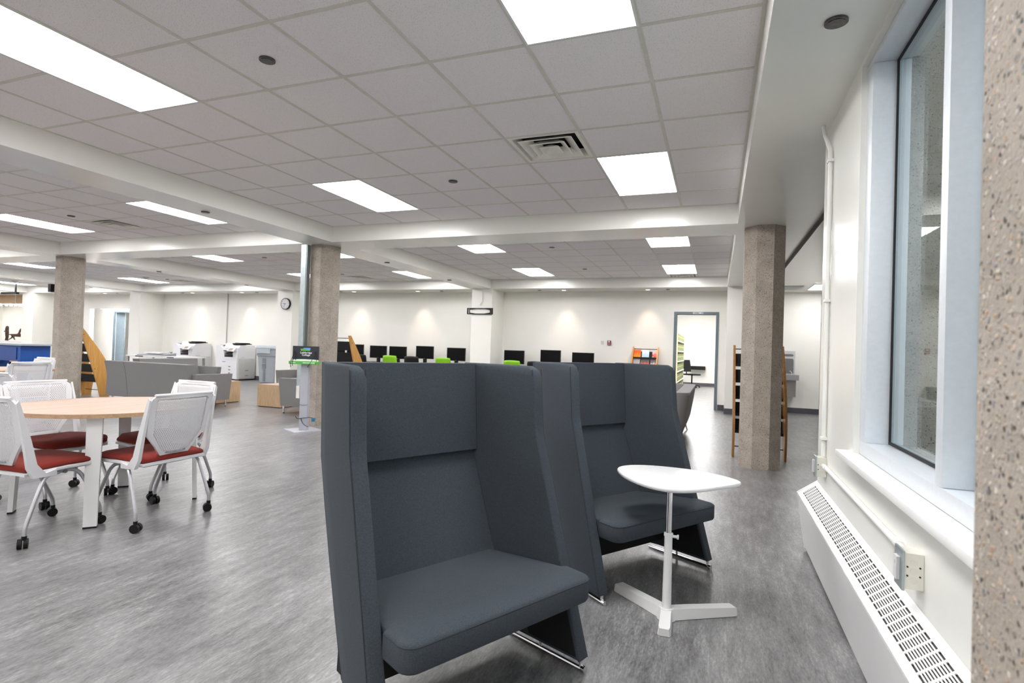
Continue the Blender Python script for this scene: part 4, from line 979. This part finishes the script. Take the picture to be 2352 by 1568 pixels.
# ------------------------------------------------------------------ copiers, bin, white desk
def make_copier(label):
    t = thing('copier', label, 'copier', (0,0,0), 0, 'white office copiers')
    # local origin: front right bottom corner; x to the left negative, y back
    bm = nb(); box(bm, -.62, 0, 0, .66, .04, .70); obj('cabinet', bm, PRW, t, bev=.006)
    bm = nb(); box(bm, .0005, .012, .03, .63, .06, .66); box(bm, .012, .016, .08, .58, .38, .64); box(bm, .012, .02, .06, .60, .20, .35); box(bm, .012, .02, .06, .60, .07, .185); box(bm, .012, .018, .1, .25, .68, .70); obj('side_cover', bm, PRG, t, bev=.003)
    bm = nb(); box(bm, .0205, .023, .27, .40, .285, .315); box(bm, .0205, .023, .27, .40, .13, .16); obj('recess_grip', bm, mat('grip', (.3, .3, .3), .5), t)
    for i, z in enumerate((.06, .155, .25, .345)):
        bm = nb(); box(bm, -.61, -.01, -.014, -.0005, z, z+.088); dw = obj('paper_drawer', bm, PRW, t, bev=.003)
        bm = nb(); box(bm, -.34, -.26, -.017, -.0145, z+.055, z+.078); obj('drawer_pull', bm, mat('pull_grey', (.14, .14, .15), .4), dw)
    bm = nb(); box(bm, -.61, -.01, -.014, -.0005, .437, .62); box(bm, -.61, -.01, -.014, -.0005, .624, .70); obj('front_door', bm, PRW, t, bev=.004)
    bm = nb(); box(bm, -.60, -.47, -.0165, -.0145, .545, .562); obj('label_strip', bm, mat('label_blue', (.10, .16, .55), .4), t)
    bm = nb(); box(bm, -.62, -.19, .30, .66, .70, .90); box(bm, -.19, 0, .0, .66, .70, .90); box(bm, -.62, -.56, .0, .30, .70, .87); box(bm, -.56, -.19, .25, .30, .70, .87); obj('upper_body', bm, PRW, t, bev=.004)
    bm = nb(); box(bm, -.555, -.195, .02, .25, .701, .74); loft(bm, [[(-.55, y, z), (-.2, y, z+.03), (-.2, y, z+.035), (-.55, y, z+.005)] for y, z in ((.01, .80), (.25, .84))]); obj('output_tray', bm, BLACK, t)
    bm = nb(); box(bm, -.62, 0, .02, .66, .90, .985); obj('scanner', bm, PRW, t, bev=.005)
    bm = nb(); loft(bm, [[(x, .05, .986), (x, .64, .986), (x, .64, zt), (x, .10, zt-.01)] for x, zt in ((-.60, 1.13), (-.38, 1.125), (-.30, 1.06), (-.01, 1.07))]); obj('document_feeder', bm, PRW, t, bev=.004)
    bm = nb(); loft(bm, [[(x, .12, z), (x, .56, z+.01), (x, .56, z+.03), (x, .12, z+.02)] for x, z in ((-.36, 1.10), (-.05, 1.075))]); box(bm, -.34, -.06, .2, .5, 1.11, 1.135); obj('feeder_tray', bm, BLACK, t)
    bm = nb(); loft(bm, [[(x, -.13, .87), (x, -.02, .965), (x, -.03, .985), (x, -.14, .89)] for x in (-.29, -.02)]); pn = obj('touch_panel', bm, PRW, t, bev=.004)
    bm = nb(); loft(bm, [[(x, -.125, .902), (x, -.05, .967), (x, -.052, .970), (x, -.127, .905)] for x in (-.26, -.10)]); obj('touch_screen', bm, mat('lcd', (.32, .26, .2), .2), pn)
    bm = nb(); box(bm, -.93, -.625, .03, .60, .04, .80); loft(bm, [[(x, .03, z), (x, .60, z), (x, .60, .80), (x, .03, .80)] for x, z in ((-.93, 1.05), (-.80, 1.05), (-.66, .95), (-.626, .90))]); obj('finisher', bm, PRW, t, bev=.006)
    bm = nb(); box(bm, -.90, -.70, .15, .50, 1.0505, 1.056); loft(bm, [[(-.931, y, .90), (-.931, y, .93), (-1.0, y, .99), (-1.02, y, .97)] for y in (.1, .45)]); obj('finisher_tray', bm, BLACK, t)
    bm = nb(); box(bm, -.60, -.02, .02, .64, 0, .0395); obj('plinth', bm, BLACK, t); return t
cp = make_copier('large white office copier beside the grey bin, nearer the clock'); cp.location = (-13.03, 9.68, 0); cp.rotation_euler = (0,0,-.03)
dup(cp, (-14.92, 9.72, 0), -.03, 'white office copier on the left, half hidden behind the grey seats')
t = thing('recycling_bin', 'tall grey wheeled bin beside the copier', 'bin', (-11.91, 9.86, 0), .30)
bm = nb(); R_ = [[(sx, sy, z) for sx, sy in ((-w_/2, -d2/2), (w_/2, -d2/2), (w_/2, d2/2), (-w_/2, d2/2))] for z, w_, d2 in ((.01, .44, .44), (.60, .52, .50), (.78, .54, .52), (.785, .60, .58), (1.0, .60, .58))]
loft(bm, R_); obj('bin_body', bm, GREYP, t, bev=.02, seg=3)
bm = nb(); loft(bm, [[(sx, sy, z) for sx, sy in ((-w_/2, -d2/2), (w_/2, -d2/2), (w_/2, d2/2), (-w_/2, d2/2))] for z, w_, d2 in ((.985, .62, .62), (1.02, .64, .64), (1.075, .60, .60), (1.09, .50, .52))]); box(bm, -.28, .12, -.33, -.292, .86, .985); obj('bin_lid', bm, mat('lid_grey', (.42, .46, .50), .35), t, bev=.01)
bm = nb(); box(bm, -.13, -.03, -.262, -.235, .42, .72); box(bm, -.11, -.05, -.250, -.215, .05, .40); o = obj('front_recess', bm, mat('recess_grey', (.2, .22, .24), .5), t); 
bm = nb(); box(bm, -.14, -.02, -.285, -.2625, .55, .57); obj('grip_bar', bm, GREYP, t)
bm = nb(); box(bm, .3005, .306, -.02, .10, .82, .93); obj('blue_label', bm, BLUE, t)
t = thing('work_table', 'white table top seen above the long grey sofa', 'table', (-12.75, 6.85, 0))
bm = nb(); box(bm, -1.0, .92, 0, .75, .725, .755); obj('table_top', bm, WPLAS, t, bev=.003)
for x in (-.95, .87):
    for y in (.04, .71): bm = nb(); box(bm, x-.02, x+.02, y-.02, y+.02, 0, .7245); obj('leg', bm, SILVER, t)
bm = nb(); box(bm, -.62, -.36, -.018, -.0005, .725, .75); box(bm, .50, .72, -.018, -.0005, .73, .748); obj('cable_clip', bm, BLACK, t)
t = thing('paper_trimmer', 'flat grey tray device lying on the white table', 'trimmer', (-13.1, 7.2, .7553))
bm = nb(); loft(bm, [[(-.42, -.22, z), (.42, -.22, z), (.42, .22, z+e), (-.42, .22, z+e)] for z, e in ((0, 0), (.02, .05))]); obj('tray', bm, mat('tray_grey', (.22, .23, .25), .4), t, bev=.004)
bm = nb(); box(bm, -.28, .28, -.12, .16, .05, .085); obj('paper_stack', bm, WPLAS, t)
t = thing('potted_plant', 'tiny potted plant on the white table beside the grey tray', 'plant', (-12.98, 7.50, .7553))
bm = nb(); cyl(bm, (0,0,0), .026, .05, 16, r2=.034); obj('pot', bm, BLACK, t)
bm = nb()
for i in range(14):
    a = i*2.4; tube(bm, [(0,0,.05), (.02*math.cos(a), .02*math.sin(a), .075), (.04*math.cos(a), .04*math.sin(a), .08+.012*(i % 3))], [.003, .008, .002], 6)
obj('leaves', bm, mat('leaf', (.12, .22, .03), .5), t)
# wall conduit seam behind the copiers
bm = nb(); box(bm, -14.30, -14.27, YW-.02, YW-.0005, .1, ZB); tag(obj('wall_channel', bm, mat('channel_beige', (.42, .41, .36), .5)), 'thin vertical cable channel on the wall behind the copiers', 'cable channel')

# ------------------------------------------------------------------ drinking fountain
t = thing('drinking_fountain', 'wall-mounted grey drinking fountain right of the right column', 'drinking fountain', (1.83, 10.849, 0))
bm = nb(); box(bm, -.25, .22, -.10, -.001, .86, 1.38); obj('splash_panel', bm, mat('fountain_light', (.62, .62, .63), .35, .2), t, bev=.006)
bm = nb(); P = [(-.22, .88), (.19, .88), (.19, 1.18), (.17, 1.21), (-.20, 1.21), (-.22, 1.18)]; prism(bm, P, -.104, -.1005, 'xz'); prism(bm, [(-.2, 1.26), (.17, 1.26), (.19, 1.285), (.17, 1.31), (-.2, 1.31)], -.104, -.1005, 'xz'); obj('recess', bm, mat('fountain_dark', (.22, .22, .23), .35, .4), t)
bm = nb(); box(bm, -.26, .26, -.46, -.001, .745, .858); obj('basin', bm, mat('fountain_grey', (.36, .36, .38), .35, .4), t, bev=.012)
bm = nb(); box(bm, -.235, .235, -.44, -.11, .8585, .862); obj('basin_top', bm, CHROME, t)
bm = nb(); box(bm, -.24, .21, -.40, -.001, .38, .7445); obj('cooler_body', bm, mat('fountain_tan', (.30, .275, .26), .4, .3), t, bev=.006)
bm = nb(); tube(bm, [(.14, -.25, .862), (.14, -.25, .90), (.12, -.26, .93), (.09, -.27, .94)], .010, 8, smooth_pts=1); obj('spout', bm, CHROME, t)

# ------------------------------------------------------------------ small room behind door 1
t = thing('bookshelf', 'maple bookshelf of green volumes inside the small room', 'bookshelf', (-1.0, 14.6, 0))
bm = nb(); box(bm, -.30, .30, 0, .02, 0, 1.86); box(bm, -.30, .30, 3.40, 3.44, 0, 1.86); box(bm, -.30, -.285, .02, 3.40, 0, 1.86); o = obj('case', bm, SHELFW, t)
shz = [.04+.315*i for i in range(6)]
for z in shz:
    bm = nb(); box(bm, -.284, .32, .021, 3.399, z, z+.026); obj('shelf', bm, WMETAL, t)
GB = mat('green_binding', (.16, .20, .07), .6, 0, .12, 3)
b0 = None
for si, z in enumerate(shz):
    for j in range(10):
        l = 'olive green bound volume on the maple bookshelf seen through the doorway'
        loc = (-.84, 14.66+.332*j, z+.0265)
        if b0 is None:
            bm = nb(); box(bm, -.12, .14, 0, .30, 0, .215); box(bm, .1402, .141, .03, .26, .12, .15, 1); b0 = tag(obj('bound_volume', bm, [GB, mat('gold_stamp', (.5, .42, .2), .5)], loc=loc, bev=.004), l, 'book', 'green bound volumes on the bookshelf')
        else:
            b = b0.copy(); C.objects.link(b); b.location = loc
t = thing('office_chair', 'black swivel chair in the small room behind the doorway', 'chair', (-.42, 18.6, 0), -2.2)
bm = nb(); cushion(bm, -.22, .22, -.22, .22, .46, .51, .02); obj('seat', bm, BLACK, t, smooth=True)
bm = nb(); loft(bm, [[(-.2, y, z), (.2, y, z), (.2, y+.03, z), (-.2, y+.03, z)] for y, z in ((-.22, .58), (-.26, .8), (-.30, 1.02))]); obj('backrest', bm, BLACK, t, bev=.01)
bm = nb(); tube(bm, [(0, -.15, .46), (0, -.26, .5), (0, -.25, .7)], .02, 8); cyl(bm, (0,0,.1), .025, .36, 16); obj('post', bm, BLACK, t)
bm = nb()
for i in range(5):
    a = i*2*PI/5; tube(bm, [(0,0,.12), (.28*math.cos(a), .28*math.sin(a), .06)], .018, 8); cyl(bm, (.28*math.cos(a)-.01, .28*math.sin(a), .027), .026, .02, 14, 'x')
obj('star_base', bm, BLACK, t)
bm = nb(); box(bm, -.52, .02, 19.62, 19.99, .64, .78); tag(obj('wall_shelf_desk', bm, BLACK, bev=.004), 'black wall ledge behind the swivel chair in the small room', 'wall ledge')

# ------------------------------------------------------------------ alcove and grey door far left
bm = nb(); box(bm, -24.45, -21.42, 11.6, 11.7, 0, 2.6); box(bm, -20.33, -17.4, 11.6, 11.7, 0, 2.6); box(bm, -21.42, -20.33, 11.6, 11.7, 2.2, 2.6); struct('wall_back.041', bm, WHITE)
sbox('ceiling.003', (-24.45, -17.4, YW+.15, 13.99, 2.6, 2.7), WHITE); sbox('wall_back.042', (-17.4, -17.3, YW+.15, 13.99, 0, 3.2), WHITE)
d2 = bpy.data.objects.new('door_2', None); C.objects.link(d2); d2['kind'] = 'structure'; d2.location = (-21.42, 11.6, 0)
bm = nb(); box(bm, .0, .07, -.03, .02, 0, 2.2); box(bm, .07, 1.09, -.03, .02, 2.13, 2.2); obj('door_frame', bm, DOORG, d2)
bm = nb(); box(bm, .0, .34, .0, .045, .01, 2.12, 0, Matrix.Translation((.07, .035, 0)) @ Matrix.Rotation(.35, 4, 'Z')); obj('door_leaf', bm, DOORG, d2)
lamp_panel('ceiling light inside the room behind the grey door', (-20.9, 12.2, 2.6), 1.5, 1.0)
lamp_panel('thin strip light above the grey door inside the alcove', (-21.9, 11.40, 2.262), 1.5, .12)
lamp_panel('unseen light panel added to brighten the alcove before the grey door', (-20.6, 10.7, 2.6), 1.2, .5)  # extra panel out of view, added to brighten the alcove walls
t = thing('light_stand', 'tall black light stand with lamp head behind the grey door', 'light stand', (-20.55, 12.6, 0))
bm = nb(); tube(bm, [(0,0,.25), (.02,0,1.95)], .018, 8)
for a in (0.3, 2.4, 4.5): tube(bm, [(0,0,.5), (.32*math.cos(a), .32*math.sin(a), .012)], .010, 8)
obj('stand_pole', bm, BLACK, t)
bm = nb(); box(bm, -.09, .10, -.06, .06, 1.88, 2.14); obj('lamp_head', bm, BLACK, t)
bm = nb(); cyl(bm, (0, -.05, 1.28), .05, .1, 16, 'y'); obj('clamp', bm, BLACK, t)
t = bpy.data.objects.new('door_3', None); C.objects.link(t); t['kind'] = 'structure'; t.location = (-18.66, YW, 0)
bm = nb(); box(bm, .0, .95, -.012, -.0005, .01, 2.15); obj('door_leaf', bm, WHITE, t)
bm = nb(); tube(bm, [(.06, -.0125, .86), (.06, -.07, .86), (.28, -.07, .865)], .020, 10); cyl(bm, (.06, -.016, .86), .03, .0035, 20, 'y'); obj('door_handle', bm, CHROME, t)

# ------------------------------------------------------------------ display case and blue counter far left
sbox('wall_back.050', (-28.2, -24.55, 11.45, 11.55, 0, 3.2), WHITE); sbox('wall_back.051', (-28.3, -28.2, YW+.15, 11.5, 0, 3.2), WHITE); sbox('wall_back.052', (-24.55, -24.45, YW+.15, 13.99, 0, 3.2), WHITE)
t = thing('display_case', 'oak display case with a white lit niche at the far left', 'display case', (-25.57, YW, 0))
bm = nb(); box(bm, -2.6, 1.015, .02, .10, 2.38, 2.70); obj('header', bm, mat('header_oak', (.50, .33, .19), .5, 0, .08, 12), t)
bm = nb(); box(bm, -2.6, 1.015, .02, 1.0, .08, .80); obj('plinth', bm, mat('plinth_oak', (.50, .33, .19), .5, 0, .08, 12), t)
bm = nb(); box(bm, -2.6, 1.015, .0, 1.0, .8005, .86); obj('shelf', bm, WPLAS, t)
bm = nb(); box(bm, -2.6, 1.015, .12, .75, 2.36, 2.372); obj('light_rail', bm, WMETAL, t)
bm = nb()
for x in (-2.2, -1.8, -1.4, -1.0, -.7, -.4, -.1, .25, .6, .9): cyl(bm, (x, .35, 2.30), .04, .06, 16)
obj('spot_lamp', bm, emit('case_lamp', (1, .9, .78), 25), t)
def figure(name, label, E, Rr, loc, m=BRONZE):
    me = bpy.data.meshes.new(name); vs = [e[0] for e in E]; ed = [(i, e[1]) for i, e in enumerate(E) if e[1] >= 0]
    me.from_pydata(vs, ed, []); me.update(); o = bpy.data.objects.new(name, me); C.objects.link(o); me.materials.append(m)
    o.modifiers.new('s', 'SKIN'); 
    for i, v in enumerate(me.skin_vertices[0].data): v.radius = (Rr[i], Rr[i]); v.use_root = (i == 0)
    o.modifiers.new('u', 'SUBSURF').levels = 1; o.location = loc; tag(o, label, 'statue'); return o
figure('bronze_statue', 'standing dark bronze figure in the display case', [((0,0,.33), -1), ((0,0,.46), 0), ((0,0,.56), 1), ((0,0,.63), 2), ((.07,0,.54), 2), ((.10,-.02,.42), 4), ((.06,-.06,.36), 5), ((-.07,0,.54), 2), ((-.10,0,.42), 7), ((-.05,-.07,.38), 8), ((.04,0,.28), 0), ((.045,.01,.14), 10), ((.05,-.02,.02), 11), ((-.04,0,.28), 0), ((-.045,.01,.14), 13), ((-.05,-.02,.02), 14)],
       [.055,.06,.035,.045,.03,.025,.02,.03,.025,.02,.045,.032,.028,.045,.032,.028], (-26.85, 10.95, .865))
figure('bronze_statue', 'bronze horse and rider in full stride in the display case', [((0,0,.24), -1), ((.18,0,.25), 0), ((.26,0,.30), 1), ((.34,0,.34), 2), ((.41,0,.28), 3), ((-.16,0,.26), 0), ((-.26,0,.28), 5), ((-.38,0,.24), 6), ((.22,.03,.16), 1), ((.30,.03,.09), 8), ((.28,.03,.02), 9), ((.20,-.03,.15), 1), ((.14,-.03,.08), 11), ((-.20,.03,.15), 5), ((-.28,.03,.08), 13), ((-.34,.03,.02), 14), ((-.14,-.03,.15), 5), ((-.10,-.03,.06), 16), ((.02,0,.36), 0), ((.05,0,.46), 18), ((.07,0,.53), 19), ((.12,0,.42), 19)],
       [.06,.055,.035,.03,.022,.055,.02,.012,.025,.017,.012,.025,.015,.028,.018,.012,.028,.015,.035,.04,.03,.016], (-26.08, 10.95, .865)).rotation_euler = (0, 0, 1.0)
t = thing('service_counter', 'bright blue counter with grey top at the far left', 'counter', (-14.2, 4.7, 0))
bm = nb(); box(bm, -1.4, .20, .02, .60, .60, .945); box(bm, .12, .20, .02, .60, 0, .5995); box(bm, -1.4, -1.32, .02, .60, 0, .5995); obj('counter_body', bm, BLUE, t, bev=.01)
bm = nb(); box(bm, -1.3, .08, .005, .0195, .64, .90); obj('front_panel', bm, mat('blue_dark', (.003, .05, .24), .4), t)
bm = nb(); box(bm, -1.45, .28, -.03, .65, .9455, .985); obj('counter_top', bm, GREYP, t, bev=.005)
t = thing('hanging_arm', 'black curved arm hanging under the soffit above the display case', 'ceiling arm', (-22.35, 8.8, 2.68))
bm = nb(); box(bm, -.6, .25, -.05, .05, -.13, -.065); box(bm, .12, .16, -.02, .02, -.065, -.045); box(bm, .12, .16, -.02, .02, -.045, .230); obj('arm_body', bm, BLACK, t, bev=.01)
bm = nb(); tube(bm, [(.15, 0, -.105), (.15, 0, -.55)], .004, 6); obj('drop_wire', bm, SILVER, t)
t = thing('exit_sign', 'small black-edged sign on the left side of the left column', 'sign', (-11.33, 3.79, 2.09))
bm = nb(); box(bm, -.05, .03, -.05, .02, -.075, .075); obj('sign_body', bm, BLACK, t, bev=.003)
# bright steel door at the far end of the right corridor
bm = nb(); box(bm, 2.75, 3.9, 13.93, 13.99, 0, 2.2); tag(obj('corridor_door', bm, mat('steel_door', (.35, .36, .37), .4, .3)), 'grey door at the far end of the right corridor', 'door')
